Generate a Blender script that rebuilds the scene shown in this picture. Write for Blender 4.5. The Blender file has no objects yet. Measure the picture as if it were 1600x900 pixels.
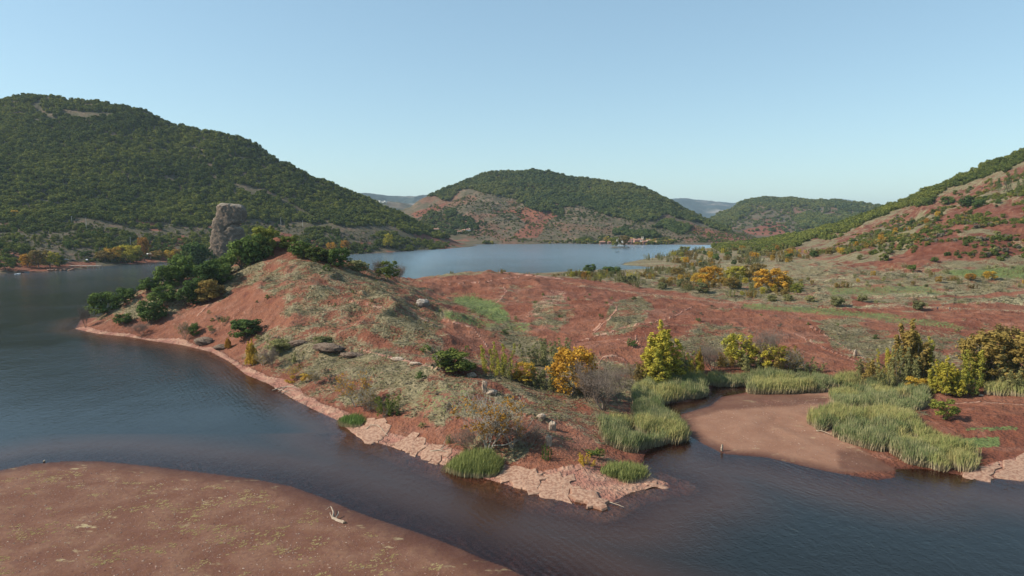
import bpy, bmesh, math, random
import numpy as np
from mathutils import Vector, Matrix
R = math.radians
rnd = random.Random(7)
rng = np.random.default_rng(11)
SC = bpy.context.scene
COL = SC.collection

# ------------------------------------------------------------------ camera
F, CAMH, HORIZ = 1100.0, 40.0, 345.0
PITCH = math.atan((450 - HORIZ) / F)
cd = bpy.data.cameras.new('camera'); cam = bpy.data.objects.new('camera', cd); COL.objects.link(cam)
cam.location = (0, 0, CAMH); cam.rotation_euler = (math.pi / 2 - PITCH, 0, 0)
cd.sensor_width = 36; cd.lens = 36 * F / 1600; cd.clip_start = 0.5; cd.clip_end = 60000
SC.camera = cam

# ------------------------------------------------------------------ sky and sun
SUN_EL, SUN_AZ = 38.0, -96.0            # azimuth clockwise from +Y (the view)
W = bpy.data.worlds.new('World'); SC.world = W; W.use_nodes = True
wn = W.node_tree; bg = wn.nodes['Background']
sky = wn.nodes.new('ShaderNodeTexSky'); sky.sky_type = 'NISHITA'; sky.sun_disc = False
sky.sun_elevation = R(SUN_EL); sky.sun_rotation = R(SUN_AZ)
sky.altitude = 200; sky.air_density = 1.0; sky.dust_density = 0.45; sky.ozone_density = 1.0
tint = wn.nodes.new('ShaderNodeMix'); tint.data_type = 'RGBA'; tint.blend_type = 'MULTIPLY'; tint.inputs[0].default_value = 1; tint.inputs[7].default_value = (1.01, 1.235, 1.28, 1)
gam = wn.nodes.new('ShaderNodeGamma'); gam.inputs[1].default_value = 0.65; wn.links.new(sky.outputs[0], gam.inputs[0]); wn.links.new(gam.outputs[0], tint.inputs[6]); wn.links.new(tint.outputs[2], bg.inputs[0]); bg.inputs[1].default_value = 0.15
ld = bpy.data.lights.new('sun', 'SUN'); sun = bpy.data.objects.new('sun', ld); COL.objects.link(sun)
ld.energy = 4.5; ld.angle = R(0.6); ld.color = (1.0, 0.91, 0.78)
sd = Vector((math.cos(R(SUN_EL)) * math.sin(R(SUN_AZ)), math.cos(R(SUN_EL)) * math.cos(R(SUN_AZ)), math.sin(R(SUN_EL))))
sun.rotation_euler = sd.to_track_quat('Z', 'Y').to_euler()
sun.location = (0, 0, 300)
vs = SC.view_settings; vs.view_transform = 'Standard'; vs.look = 'None'; vs.gamma = 1; vs.exposure = 0.55
vs.use_curve_mapping = False
cy = SC.cycles
cy.use_denoising = True; cy.max_bounces = 5; cy.transparent_max_bounces = 8
cy.diffuse_bounces = 2; cy.glossy_bounces = 2; cy.volume_bounces = 0; cy.transmission_bounces = 2
cy.caustics_reflective = False; cy.caustics_refractive = False

# ------------------------------------------------------------------ projection helpers
def Tn(py): return np.tan(PITCH + np.arctan((np.asarray(py, float) - 450) / F))
def P(px, py, z=0.0):
    """world point at height z that the photograph shows at px,py"""
    Y = (CAMH - z) / Tn(py)
    dep = Y * math.cos(PITCH) + (CAMH - z) * math.sin(PITCH)
    return np.array([(px - 800) / F * dep, Y, z])
def zat(py, Y): return CAMH - Tn(py) * Y
def proj(x, y, z):
    dep = y * math.cos(PITCH) + (CAMH - z) * math.sin(PITCH)
    up = (z - CAMH) * math.cos(PITCH) + y * math.sin(PITCH)
    return 800 + F * x / dep, 450 - F * up / dep, dep

# ------------------------------------------------------------------ numpy noise
_perm = rng.permutation(4096)
_val = rng.random(4096) * 2 - 1
def vnoise(x, y, s=0):
    xi = np.floor(x).astype(np.int64); yi = np.floor(y).astype(np.int64)
    xf = x - xi; yf = y - yi
    u = xf * xf * xf * (xf * (xf * 6 - 15) + 10); v = yf * yf * yf * (yf * (yf * 6 - 15) + 10)
    def h(a, b): return _val[_perm[(_perm[(a + s * 131) & 4095] + b) & 4095]]
    return (h(xi, yi) * (1 - u) + h(xi + 1, yi) * u) * (1 - v) + (h(xi, yi + 1) * (1 - u) + h(xi + 1, yi + 1) * u) * v
def fbm(x, y, o=4, s=0, g=0.5):
    t = 0; a = 1; n = 0; c, d = 0.8, 0.6
    for k in range(o):
        t = t + a * vnoise(x, y, s + k * 7); n += a; a *= g
        x, y = (c * x - d * y) * 2.03 + 3.7, (d * x + c * y) * 2.03 + 1.3
    return t / n
def ridged(x, y, o=3, s=0):
    t = 0; a = 1; n = 0
    for k in range(o):
        t = t + a * (1 - 2 * np.abs(vnoise(x, y, s + k * 5))); n += a; a *= 0.5
        x, y = x * 2.1 + 1.7, y * 2.1 + 5.1
    return t / n
def sstep(a, b, x):
    t = np.clip((x - a) / (b - a), 0, 1); return t * t * (3 - 2 * t)

def poly_sd(px, py, poly, closed=True):
    """signed distance (positive inside) to a polygon, or distance to a polyline"""
    q = np.asarray(poly, float); n = len(q)
    d2 = np.full(px.shape, 1e18); ins = np.zeros(px.shape, bool)
    for i in range(n if closed else n - 1):
        a = q[i]; b = q[(i + 1) % n]
        e = b - a; wx = px - a[0]; wy = py - a[1]
        t = np.clip((wx * e[0] + wy * e[1]) / max(e @ e, 1e-9), 0, 1)
        d2 = np.minimum(d2, (wx - e[0] * t) ** 2 + (wy - e[1] * t) ** 2)
        if closed:
            c = (a[1] > py) != (b[1] > py)
            den = (b[1] - a[1]) if abs(b[1] - a[1]) > 1e-9 else 1e-9
            ins ^= c & (px < (b[0] - a[0]) * (py - a[1]) / den + a[0])
    d = np.sqrt(d2)
    return np.where(ins, d, -d) if closed else d

# ------------------------------------------------------------------ shape of the land
FRONT = [(118,514),(150,521),(200,526),(240,533),(285,539),(330,550),(360,566),(385,586),(420,600),(455,622),(490,640),(530,658),(552,678),
         (590,692),(640,706),(680,722),(720,737),(770,751),(815,764),(850,776),(900,784),(945,794),(958,783),(985,770),(1015,762),(1046,756),
         (1020,746),(1002,728),(1008,708),(1030,695),(1062,692),(1072,676),(1050,655),(1030,640),(1034,632),(1075,628),(1112,616),(1112,604),(1168,603),
         (1172,612),(1128,620),(1110,634),(1062,648),(1076,680),(1100,694),(1130,709),(1200,715),(1250,727),(1290,736),(1370,750),(1398,746),(1400,733),
         (1440,732),(1500,742),(1540,749),(1600,746),(1760,742)]
BAR = [(1000,1000),(860,915),(808,896),(790,886),(760,876),(720,858),(680,842),(640,828),(590,812),(550,797),(500,776),(455,760),(400,749),(330,740),
       (230,728),(160,721),(100,721),(50,725),(0,735),(-120,752),(-400,800)]
LEFTS = [(-500,430),(-200,429),(0,427.5),(20,426.5),(48,425),(75,424.5),(118,422),(150,416.5),(200,413.5),(270,409),(330,405.5),(400,402),(480,399),(550,397.5),
         (600,395),(650,391.5),(700,388.5),(735,385.5),(747,384)]
FARS = [(738,382.3),(780,381.2),(830,381.6),(875,380.6),(920,381.2),(1000,382.4),(1050,382),(1120,382.8),(1180,383),(1262,383.6)]
BACKR = [(1200,385.2),(1150,386),(1112,387.5),(1070,392),(1040,400),(1000,406),(975,411),(972,414),(1000,416),(1035,419.5),(985,421.5),(940,421.5),(890,424),
         (830,427.5),(790,430),(740,431)]
ring = [tuple(P(*q)[:2]) for q in LEFTS + FARS + BACKR]
ring += [(-62, 455), (-80, 400), (-110, 360), (-140, 330), (-165, 305), (-176, 285)]
ring += [tuple(P(*q)[:2]) for q in FRONT]
ring += [(260, 40), (40, 30)]
ring += [tuple(P(*q)[:2]) for q in BAR]
WATER = np.array(ring)

CP = [  # px, py, z of what the photograph shows
 (430,378,31),(400,392,27),(365,425,19),(330,440,15),(300,440,14.5),(240,460,10),(180,480,6.3),(150,497,3.5),
 (250,500,4.5),(300,500,6),(300,470,10),(350,470,12),(400,450,15),(400,500,8),(400,550,3),(340,520,4),(450,520,8),(450,470,14),(450,420,22),
 (500,400,24.5),(545,415,19.5),(580,428,15),(620,439,9),(650,441,6.5),(700,430,7.2),(740,426,8.2),(800,430,7),(850,434,5.5),(900,441,4.5),
 (1000,453,3.2),(1100,467,3),(1200,480,3.2),(1300,488,4),(1400,498,4.2),(1500,498,5),(1600,495,6),
 (500,600,2.4),(500,540,6.5),(500,480,12.5),(500,430,20),(560,560,5.5),(560,500,11),(560,450,16),(600,650,2),(600,600,4),(600,555,7),(600,515,10.5),(600,475,14),(600,448,13.5),
 (660,475,10),(650,520,8),(660,555,7),(700,465,5),(760,490,4),(820,530,3),(870,565,2.5),(900,600,1.8),(960,620,1),(720,530,5.5),
 (700,578,7),(760,612,5.8),(810,645,4.6),(860,685,3.2),(900,742,1.4),(850,635,3),(900,655,2),(940,660,1.4),(760,580,4.5),
 (700,690,1.8),(700,640,4.2),(800,725,1.3),(800,680,3.2),(940,720,.9),
 (850,470,4.2),(900,478,6),(950,500,5),(880,520,3.5),(930,552,4.6),(1000,520,5.5),(1050,498,5.5),(1100,520,5.2),(1150,540,4),(1200,515,6),(1250,560,3.5),
 (1300,575,2.6),(1350,530,4.5),(1400,560,3.2),(1500,555,4),(1600,560,4),(760,455,6.5),(800,480,4.6),(1150,495,4.5),
 (1030,592,1.2),(1200,600,1),(1300,602,1),(1400,622,1),(1500,640,2.4),(1550,645,2.4),(1600,640,2.2),(1500,690,1.2),(1600,700,1.2),(1750,640,3),(1750,560,5),
 (1200,650,.55),(1250,680,.5),(1150,645,.5),(1300,700,.4),(1350,700,.5),
 (1200,450,4),(1300,450,5),(1300,470,4.6),(1450,470,5),(1600,478,6),(1600,450,8),(1450,440,7.5),(1450,420,11),(1600,416,13),(1300,430,7),(1200,435,4),(1100,430,3),
 (1050,410,2),(1100,400,3),(1200,410,5),(1250,420,7),(1800,450,9),(1800,500,7),(950,428,2),(1000,435,2.5)]
cpw = np.array([P(*c) for c in CP])
cpw = np.vstack([cpw, [[-130,300,12],[-60,380,6],[-150,290,3],[900,300,12],[700,200,6],[0,470,2.5]]])
def tps_fit(p, lam=20.):
    d = np.hypot(p[:, None, 0] - p[None, :, 0], p[:, None, 1] - p[None, :, 1])
    K = np.where(d > 0, d * d * np.log(d + 1e-9), 0) + np.eye(len(p)) * lam
    A = np.c_[np.ones(len(p)), p[:, 0] / 100, p[:, 1] / 100]
    M = np.zeros((len(p) + 3,) * 2); M[:len(p), :len(p)] = K; M[:len(p), len(p):] = A; M[len(p):, :len(p)] = A.T
    return np.linalg.solve(M, np.r_[p[:, 2], 0, 0, 0])
_w = tps_fit(cpw)
def tps(x, y):
    z = _w[-3] + _w[-2] * x / 100 + _w[-1] * y / 100
    for i in range(len(cpw)):
        d2 = (x - cpw[i, 0]) ** 2 + (y - cpw[i, 1]) ** 2 + 1e-6
        z = z + _w[i] * 0.5 * d2 * np.log(d2)
    return z

def hill(cols, back=0.35, tail=900):
    """cols: {px: [(py, Y), ...]} foot to crest -> function z(u, Y)"""
    pxs = sorted(cols); NY = 160
    Yn = np.linspace(0, 1, NY)
    rows_f, rows_c, prof = [], [], []
    for p in pxs:
        k = cols[p]; Ys = np.array([a[1] for a in k], float); zs = np.array([zat(a[0], a[1]) for a in k])
        rows_f.append(Ys[0]); rows_c.append(Ys[-1])
        v = np.interp(Yn, (Ys - Ys[0]) / (Ys[-1] - Ys[0]), zs)
        kk = np.ones(17) / 17; v2 = np.convolve(np.pad(v, 8, mode='edge'), kk, 'valid'); v2[-6:] = v[-6:]; v2[0] = v[0]
        prof.append(v2)
    pxs = np.array(pxs, float); rows_f = np.array(rows_f); rows_c = np.array(rows_c); prof = np.array(prof)
    def smooth_idx(px):
        j = np.clip(np.searchsorted(pxs, px) - 1, 0, len(pxs) - 2)
        t = np.clip((px - pxs[j]) / (pxs[j + 1] - pxs[j]), 0, 1)
        return j, t
    def f(u, Y):
        px = 800 + u * F
        j, t = smooth_idx(px)
        t2 = t * 0.6 + 0.4 * t * t * (3 - 2 * t)
        fY = rows_f[j] * (1 - t) + rows_f[j + 1] * t; cY = rows_c[j] * (1 - t) + rows_c[j + 1] * t
        s = (Y - fY) / (cY - fY)
        k = np.clip(s, 0, 1) * (NY - 1); k0 = np.minimum(k.astype(int), NY - 2); kt = k - k0
        za = prof[j, k0] * (1 - kt) + prof[j, k0 + 1] * kt
        zb = prof[j + 1, k0] * (1 - kt) + prof[j + 1, k0 + 1] * kt
        z = za * (1 - t2) + zb * t2
        z = np.where(s > 1, z - (Y - cY) * back, z)
        z = np.where(s < 0, -50 + 0 * z, z)
        return np.where((px < pxs[0]) | (px > pxs[-1]), -50, z)
    return f
hillL = hill({-700:[(430,480),(395,520),(330,640),(260,800),(200,950)],-300:[(430,500),(400,530),(350,640),(260,850),(178,1050)],
 0:[(427.5,537),(402,556),(380,610),(358,690),(300,800),(220,950),(158,1100)],60:[(425,560),(400,590),(375,650),(355,715),(300,820),(220,975),(148,1120)],
 160:[(416,620),(398,650),(372,700),(352,750),(300,860),(220,1010),(157,1130)],230:[(412,660),(393,700),(370,750),(350,800),(300,900),(230,1020),(174,1130)],
 300:[(407,710),(385,745),(358,810),(310,920),(250,1030),(197,1120)],380:[(403,760),(380,800),(350,870),(300,970),(214,1120)],
 440:[(401,790),(380,825),(345,920),(300,1010),(249,1120)],500:[(399,815),(378,855),(345,940),(280,1120)],560:[(397,846),(377,895),(350,960),(303,1130)],
 620:[(394,900),(372,950),(331,1120)],680:[(390,975),(361,1130)],720:[(387,1050),(377,1140)],748:[(384.3,1110),(382,1150)],760:[(386,1110),(386,1150)]}, 0.25)
hillR = hill({1100:[(386,1060),(385,1090)],1150:[(393,850),(381,1050)],1200:[(411,585),(396,740),(373,1050)],1250:[(421,500),(400,610),(385,760),(365,1040)],
 1300:[(424,475),(408,500),(392,600),(372,790),(352,1010)],1350:[(422,455),(400,480),(385,560),(362,760),(336,980)],1400:[(419,442),(396,462),(378,550),(355,720),(317,950)],
 1450:[(417,436),(388,462),(368,540),(340,670),(295,930)],1500:[(416,430),(382,460),(352,560),(315,730),(274,920)],1550:[(415,425),(380,455),(345,545),(295,720),(250,900)],
 1600:[(414,420),(385,445),(335,550),(285,690),(230,880)],1800:[(420,390),(370,430),(300,560),(235,700),(150,880)],2300:[(440,330),(370,400),(250,550),(60,900)]}, 0.3)
hillC = hill({480:[(380,1500),(350,1600)],560:[(379,1300),(336,1600)],630:[(379,1250),(350,1450),(326,1650)],665:[(379,1240),(350,1430),(309,1720)],700:[(379,1230),(360,1350),(330,1550),(293,1800)],
 730:[(379,1230),(360,1340),(320,1560),(281,1840)],765:[(379,1230),(360,1335),(320,1560),(270,1870)],830:[(379,1235),(358,1350),(320,1570),(266,1900)],870:[(379,1240),(358,1350),(322,1560),(271,1900)],900:[(379,1240),(358,1350),(322,1550),(279,1890)],
 980:[(380,1235),(362,1330),(330,1520),(288,1850)],1010:[(380,1230),(362,1330),(330,1520),(297,1830)],1040:[(380,1230),(362,1340),(335,1530),(312,1790)],1070:[(380,1220),(364,1340),(345,1500),(329,1760)],
 1100:[(381,1210),(366,1330),(343,1700)],1140:[(381,1200),(371,1320),(357,1640)],1180:[(381,1190),(368,1580)],1240:[(382,1180),(377,1450)],1500:[(383,1180),(379,1400)]}, 0.22)
hillD = hill({1060:[(372,1900),(358,2500)],1100:[(372,1900),(347,2500)],1135:[(370,1900),(328,2700)],1165:[(370,1900),(313,2850)],1190:[(370,1900),(308,2900)],1230:[(368,1900),(310,2900)],1270:[(366,1900),(314,2850)],
 1300:[(365,1900),(313,2850)],1340:[(364,1900),(318,2800)],1380:[(364,1900),(322,2700)],1500:[(364,1900),(335,2600)],2000:[(364,1900),(350,2500)]}, 0.25)

NU, NY = 1050, 880
PXA, PXB = -460.0, 2060.0
U = (np.linspace(PXA, PXB, NU) - 800) / F
YS = np.geomspace(48, 3300, NY)
def land(x, y, fine=True):
    u = x / y
    sd = poly_sd(x, y, WATER)             # positive in water
    d = np.maximum(-sd, 0)
    near = y < 1250
    t = np.zeros_like(x); t[near] = tps(x[near], y[near])
    t = np.where(near, t, 3.0)
    t = np.clip(t, 0.9 - 0.5 * (y < 200) , 40)
    # left shore and the far shore are low meadows
    west = (u < -0.20) & (y > 360) | (y > 1100)
    t = np.where(west, 2.5, t)
    # sandbar in front
    bar = poly_sd(x, y, [tuple(P(*q)[:2]) for q in BAR] + [(-400, -50), (400, -50), (300, 30)]) > -2
    t = np.where(bar, 0.9 + 0.25 * fbm(x / 25, y / 25, 3, 4), t)
    L = np.where(bar, 14.0, np.where(y > 420, 14.0, 5.0))
    up = t * (1 - np.exp(-d / L)) + 0.0
    z = np.where(sd > 0, -np.minimum(sd * np.where(y < 130, 0.10, 0.18), 4.0) - 0.02, up + 0.03)
    # red badland relief
    dep = sstep(2, 18, d) * (~bar) * (~west)
    rel = ridged(x / 26 + 0.25 * fbm(x / 18, y / 18, 2, 9), y / 15, 3, 3)
    gul = ridged(x / 11 + 0.5 * fbm(x / 14, y / 14, 2, 12), y / 8, 3, 13)
    z = z + dep * (rel * np.clip(t, 0, 9) * 0.30 + 0.45 * fbm(x / 9, y / 9, 3, 8) + (gul * 0.65 + .18 * ridged(x / 4.5, y / 4, 2, 14)) * np.clip(t / 3, 0, 1)) * (y < 620)
    h = np.maximum.reduce([hillL(u, y) * 1.0, hillC(u, y), hillD(u, y)])
    n1 = fbm(x / 120, y / 120, 4, 21)
    gl = ridged(x / 90 + n1, y / 150, 3, 30)
    hh = sstep(6, 60, h)
    h = h + hh * (gl * 6.0 - 3.2) + sstep(1, 8, h) * 0.5 * fbm(x / 20, y / 20, 3, 33)
    hr = hillR(u, y)
    gr = ridged(x / 34 + 0.6 * fbm(x / 40, y / 40, 3, 41), y / 60, 4, 44)
    hr = hr + sstep(10, 22, hr) * (gr * 5.0 - 1.6) * (1 - sstep(820, 980, y)) + sstep(10, 40, hr) * fbm(x / 15, y / 15, 3, 46) * 0.8
    h = np.maximum(h, hr)
    return np.where(sd > 0, z, np.maximum(z, h * (1 - np.exp(-d / 25.)) )), sd
UU, YY = np.meshgrid(U, YS)
XX = UU * YY
ZZ, SD = land(XX.ravel(), YY.ravel()); ZZ = ZZ.reshape(XX.shape); SD = SD.reshape(XX.shape)
LU = (math.log(YS[0]), math.log(YS[-1] / YS[0]))
def gz(x, y, G=None):
    """bilinear read of a grid (height by default) at world x,y"""
    G = ZZ if G is None else G
    x = np.asarray(x, float); y = np.asarray(y, float)
    c = np.clip((x / y - U[0]) / (U[-1] - U[0]) * (NU - 1), 0, NU - 1.001)
    r = np.clip((np.log(y) - LU[0]) / LU[1] * (NY - 1), 0, NY - 1.001)
    ci = c.astype(int); ri = r.astype(int); ct = c - ci; rt = r - ri
    return (G[ri, ci] * (1 - ct) + G[ri, ci + 1] * ct) * (1 - rt) + (G[ri + 1, ci] * (1 - ct) + G[ri + 1, ci + 1] * ct) * rt
_YM = np.geomspace(52, 3200, 5000)
def hit(px, py):
    """first ground point the ray through px,py meets"""
    T = float(Tn(py)); zr = CAMH - T * _YM
    dep = _YM * math.cos(PITCH) + (CAMH - zr) * math.sin(PITCH)
    x = (px - 800) / F * dep
    zg = np.maximum(gz(x, _YM), 0)
    k = np.nonzero(zg >= zr)[0]
    k = k[0] if len(k) else len(_YM) - 1
    return np.array([x[k], _YM[k], float(zg[k])])
PX, PY, _ = proj(XX, YY, ZZ)

# ------------------------------------------------------------------ ground cover, laid down once over the land
def soft(poly, w, ylo=0, yhi=9999, amp=6, sc=9, seed=50):
    m = (YY > ylo) & (YY < yhi)
    out = np.zeros(XX.shape)
    d = poly_sd(PX[m], PY[m], poly)
    n = fbm(XX[m] / sc, YY[m] / sc, 4, seed) * amp
    out[m] = sstep(-w, w, d + n)
    return out
def line(poly, wpx, ylo=0, yhi=9999):
    out = np.zeros(XX.shape); b = np.array(poly)
    m = (YY > ylo) & (YY < yhi) & (PX > b[:, 0].min() - 12) & (PX < b[:, 0].max() + 12) & (PY > b[:, 1].min() - 12) & (PY < b[:, 1].max() + 12)
    if m.any():
        j = fbm(XX[m] / 5, YY[m] / 5, 2, 77)
        out[m] = 1 - sstep(wpx * 0.5, wpx * 1.5, poly_sd(PX[m] + j * 2, PY[m] + j, poly, False) + 0.6 * wpx * j)
    return out
def un(*a):
    r = a[0]
    for b in a[1:]: r = np.maximum(r, b)
    return r
nlo = fbm(XX / 22, YY / 22, 4, 60); nmid = fbm(XX / 7, YY / 7, 3, 61)
grass = np.zeros(XX.shape)     # dry grey-green steppe cover
green = np.zeros(XX.shape)     # fresh green grass
pale = np.zeros(XX.shape)      # pale pink-tan rock slab and tracks
straw = np.zeros(XX.shape)     # pale straw grass
# peninsula
grass = un(grass,
  0.95 * soft([(140,490),(330,400),(400,395),(420,415),(400,440),(330,470),(230,500),(160,505)], 14, 0, 400, 14),
  0.85 * soft([(380,560),(420,505),(520,505),(620,545),(720,575),(860,640),(950,650),(1010,690),(960,700),(880,650),(800,650),(690,670),(600,640),(560,640),(480,610),(430,585)], 10, 0, 400, 22),
  0.80 * soft([(440,395),(600,425),(700,470),(690,560),(560,530),(430,480),(400,430)], 14, 0, 400, 26, 12),
  0.75 * soft([(540,410),(640,440),(700,465),(640,460),(560,430)], 6, 0, 420, 8),
  0.8 * soft([(720,570),(850,600),(930,650),(870,650),(760,600)], 8, 0, 300, 8),
  0.85 * soft([(700,462),(820,500),(860,540),(1000,570),(1000,640),(940,650),(860,620),(800,560),(740,500)], 8, 0, 330, 12),
  0.85 * soft([(830,470),(880,462),(900,490),(870,520),(830,510)], 6, 0, 400, 10),
  0.95 * soft([(955,475),(1000,460),(1025,480),(1010,500),(975,520),(945,515),(950,495)], 4, 0, 400, 6),
  0.8 * soft([(1040,520),(1110,505),(1180,520),(1150,570),(1060,560)], 8, 0, 300, 14),
  0.9 * soft([(1270,500),(1340,495),(1400,530),(1370,580),(1300,545)], 6, 0, 300, 10),
  0.8 * soft([(1380,500),(1600,545),(1600,600),(1350,620),(1300,585),(1450,590),(1440,540)], 8, 0, 300, 14),
  0.6 * soft([(1400,640),(1460,640),(1460,660),(1400,660)], 6, 0, 200, 6),
  0.6 * soft([(700,700),(800,660),(900,690),(960,720),(900,745),(860,700),(760,740)], 8, 0, 200, 12))
grass = np.maximum(grass, 0.5 * sstep(0.12, 0.45, nlo) * (YY < 420) * (SD < -6) * (YY > 150 + 200 * (UU < -.1)))
# the far-side flat: grass with straw bands and red strips
flat = soft([(640,436),(700,424),(800,426),(960,442),(1110,466),(1250,484),(1450,503),(1600,500),(2100,560),(2100,380),(1600,408),(1460,415),(1200,428),(1180,405),(1100,385),(960,405),(900,420)], 3, 280, 1200, 3)
flat = np.where(YY > 430, np.maximum(flat, (PX > 900) * (YY < 1150) * (UU > 0.1) * 1.0), flat)
grass = np.maximum(grass, flat)
strips = soft([(1330,462),(1600,450),(1900,450),(1900,500),(1600,500),(1500,492),(1330,478)], 4, 250, 420, 9, 20) * sstep(-0.05, 0.2, vnoise(XX / 60, YY / 7, 70))
grass = grass * (1 - 0.85 * strips)
green = un(green,
  soft([(700,462),(740,460),(790,480),(800,500),(780,510),(720,480)], 5, 0, 420, 6) * 0.9,
  soft([(690,485),(730,490),(790,510),(760,512),(700,498)], 4, 0, 420, 4) * 0.7,
  soft([(790,500),(830,505),(820,520),(790,515)], 4, 0, 400, 4) * 0.6,
  soft([(1160,474),(1300,482),(1420,493),(1380,499),(1250,490),(1160,482)], 3, 250, 420, 3) * 0.7,
  soft([(1290,448),(1450,446),(1480,460),(1300,462)], 3, 250, 520, 3) * 0.6,
  soft([(1440,425),(1600,415),(1700,412),(1700,432),(1600,436),(1500,432)], 3, 250, 520, 3) * 0.8,
  soft([(1470,500),(1330,492),(1400,505),(1540,520)], 3, 200, 420, 4) * 0.6,
  soft([(1480,685),(1560,683),(1563,697),(1520,700)], 3, 0, 200, 2),
  soft([(1500,668),(1590,665),(1590,672),(1510,672)], 2, 0, 200, 2) * .7,
  soft([(640,610),(720,600),(760,640),(720,655),(660,640)], 6, 0, 200, 10) * 0.35)
straw = un(straw, flat * (ZZ < 11) * sstep(0.0, 0.35, fbm(XX / 60 + 3, YY / 14, 3, 71)) * 0.6,
  soft([(1180,455),(1350,452),(1350,462),(1180,466)], 4, 250, 520, 4) * 0.4,
  line([(880,442),(980,456),(1100,470),(1250,482),(1440,480),(1600,486),(1800,490)], 2, 250, 520) * 0.45)
# pale shore slab: a band along the water in front of the peninsula
FW = [tuple(P(*q)[:2]) for q in FRONT[:27]]
m = (YY < 300) & (UU < 0.3)
dsh = np.full(XX.shape, 99.); dsh[m] = poly_sd(XX[m], YY[m], FW, False)
wid = 2.3 + 2.2 * sstep(200, 105, YY) + 1.7 * fbm(XX / 14, YY / 14, 3, 80)
shore = (1 - sstep(wid * 0.75, wid * 1.1, dsh)) * (dsh < 50)
pale = np.maximum(pale, shore)
pale = un(pale, soft([(770,735),(850,735),(905,725),(925,728),(960,745),(1040,752),(990,772),(950,796),(860,784),(780,755)], 3, 0, 150, 5) * 0.62,
  soft([(1500,738),(1560,722),(1600,712),(1700,715),(1700,760),(1500,752)], 3, 0, 150, 3) * 0.9,
  0.4 * soft([(860,450),(885,452),(890,470),(850,490),(810,505),(830,480)], 5, 0, 450, 4),
  0.35 * soft([(1280,640),(1140,630),(1180,620),(1300,625)], 6, 0, 200, 6))
for pl, wd in [([(775,473),(788,462),(790,452),(783,445)],1.0),([(928,520),(950,500),(965,480),(950,474)],.9),([(928,516),(940,505)],1.3),
   ([(935,568),(943,557),(958,555),(972,560),(980,566)],1.2),([(965,530),(985,537),(990,545)],.8),([(1005,518),(995,522),(992,532),(1000,537)],.7),
   ([(690,445),(760,440),(810,432)],.6),([(900,535),(980,510),(1040,500),(1080,480)],.6),([(545,470),(640,490),(690,510)],.7),([(680,495),(740,512),(760,540)],1.0),
   ([(307,495),(318,482),(330,472)],1.0),([(560,545),(620,560),(680,575),(700,580)],1.1),([(1260,505),(1300,530),(1350,560)],.9),([(1240,520),(1290,545),(1340,565)],.7),
   ([(780,425),(850,432),(880,436)],.8),([(1460,632),(1530,628),(1600,632)],.6),([(790,640),(840,655),(855,660)],.8)]:
    pale = np.maximum(pale, 0.8 * line(pl, wd, 0, 460))
gulc = ridged(XX / 11 + 0.5 * fbm(XX / 14, YY / 14, 2, 12), YY / 8, 3, 13)
pale = np.maximum(pale, (YY < 430) * (SD < -8) * (YY > 120) * sstep(.42, .75, gulc) * sstep(-.1, .3, nlo) * .34)
barm = (poly_sd(XX, YY, [tuple(P(*q)[:2]) for q in BAR] + [(-400, -50), (400, -50), (300, 30)]) > -1) * 1.0
mud = soft([(1040,625),(1300,605),(1330,690),(1400,735),(1290,740),(1130,712),(1070,680),(1060,645)], 3, 0, 220, 3)
wet = np.clip(1 - np.abs(np.minimum(SD, 0)) / (2.0 + 3 * barm + 1.2 * mud), 0, 1) ** 1.0
wet = np.maximum(wet * (1 - shore * 0.8), soft([(1035,628),(1120,605),(1300,620),(1290,632),(1130,640),(1080,655)], 3, 0, 220, 3) * 0.55)
wet = np.maximum(wet, soft([(1310,705),(1340,700),(1400,722),(1395,745),(1310,735)], 6, 0, 220, 4) * 0.6)
# hills
pinkC = un(soft([(635,330),(700,305),(740,300),(800,312),(840,330),(900,330),(1000,350),(1110,352),(1200,380),(1200,384),(640,384),(640,340)], 3, 1150, 2600, 4, 60))
redC = un(soft([(835,320),(860,315),(880,335),(860,345),(840,375),(800,370),(820,350),(800,335),(770,330)], 4, 1150, 2600, 5, 50), soft([(1060,345),(1200,378),(1120,378),(1050,355)], 3, 1150, 2600, 3, 50),
          soft([(640,335),(700,315),(690,328),(650,340)], 3, 1150, 2600, 3, 50), soft([(1160,360),(1200,345),(1230,350),(1230,370),(1180,372)], 3, 1800, 3300, 4, 50), soft([(860,345),(1000,360),(950,366),(850,356)], 3, 1150, 2000, 6, 50)*.6)
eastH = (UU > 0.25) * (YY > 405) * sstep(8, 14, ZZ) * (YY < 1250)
redR = soft([(1210,418),(1260,425),(1450,416),(1490,408),(1600,400),(1700,390),(1700,335),(1560,335),(1480,330),(1440,350),(1430,375),(1380,385),(1300,402)], 4, 380, 1100, 9, 22)
redR = redR * sstep(-0.25, 0.0, fbm(XX / 30, YY / 30, 4, 90)) ; redR = np.maximum(redR, soft([(1480,330),(1700,300),(1700,335),(1500,352)], 4, 400, 1100, 12, 22) * 0.7)
redR = np.maximum(redR, 0.45 * sstep(.05, .25, fbm(XX / 45 + 9, YY / 45, 4, 97)))
redR = np.maximum(redR, soft([(1300,385),(1340,360),(1440,320),(1560,275),(1640,240),(1640,262),(1500,315),(1400,352)], 4, 500, 1100, 9, 22) * 0.55)
westH = (UU < -0.05) * (YY > 520) * (YY < 1250)
redL = westH * sstep(0.1, 0.35, fbm(XX / 45, YY / 45, 4, 95)) * (PY > 330) * 0.8
redL = np.maximum(redL, soft([(75,424),(150,415),(150,409),(110,409),(88,415),(60,410),(15,412),(10,424)], 1.5, 500, 800, 1) * 0.9)
G2 = np.clip(grass, 0, 1)
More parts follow.
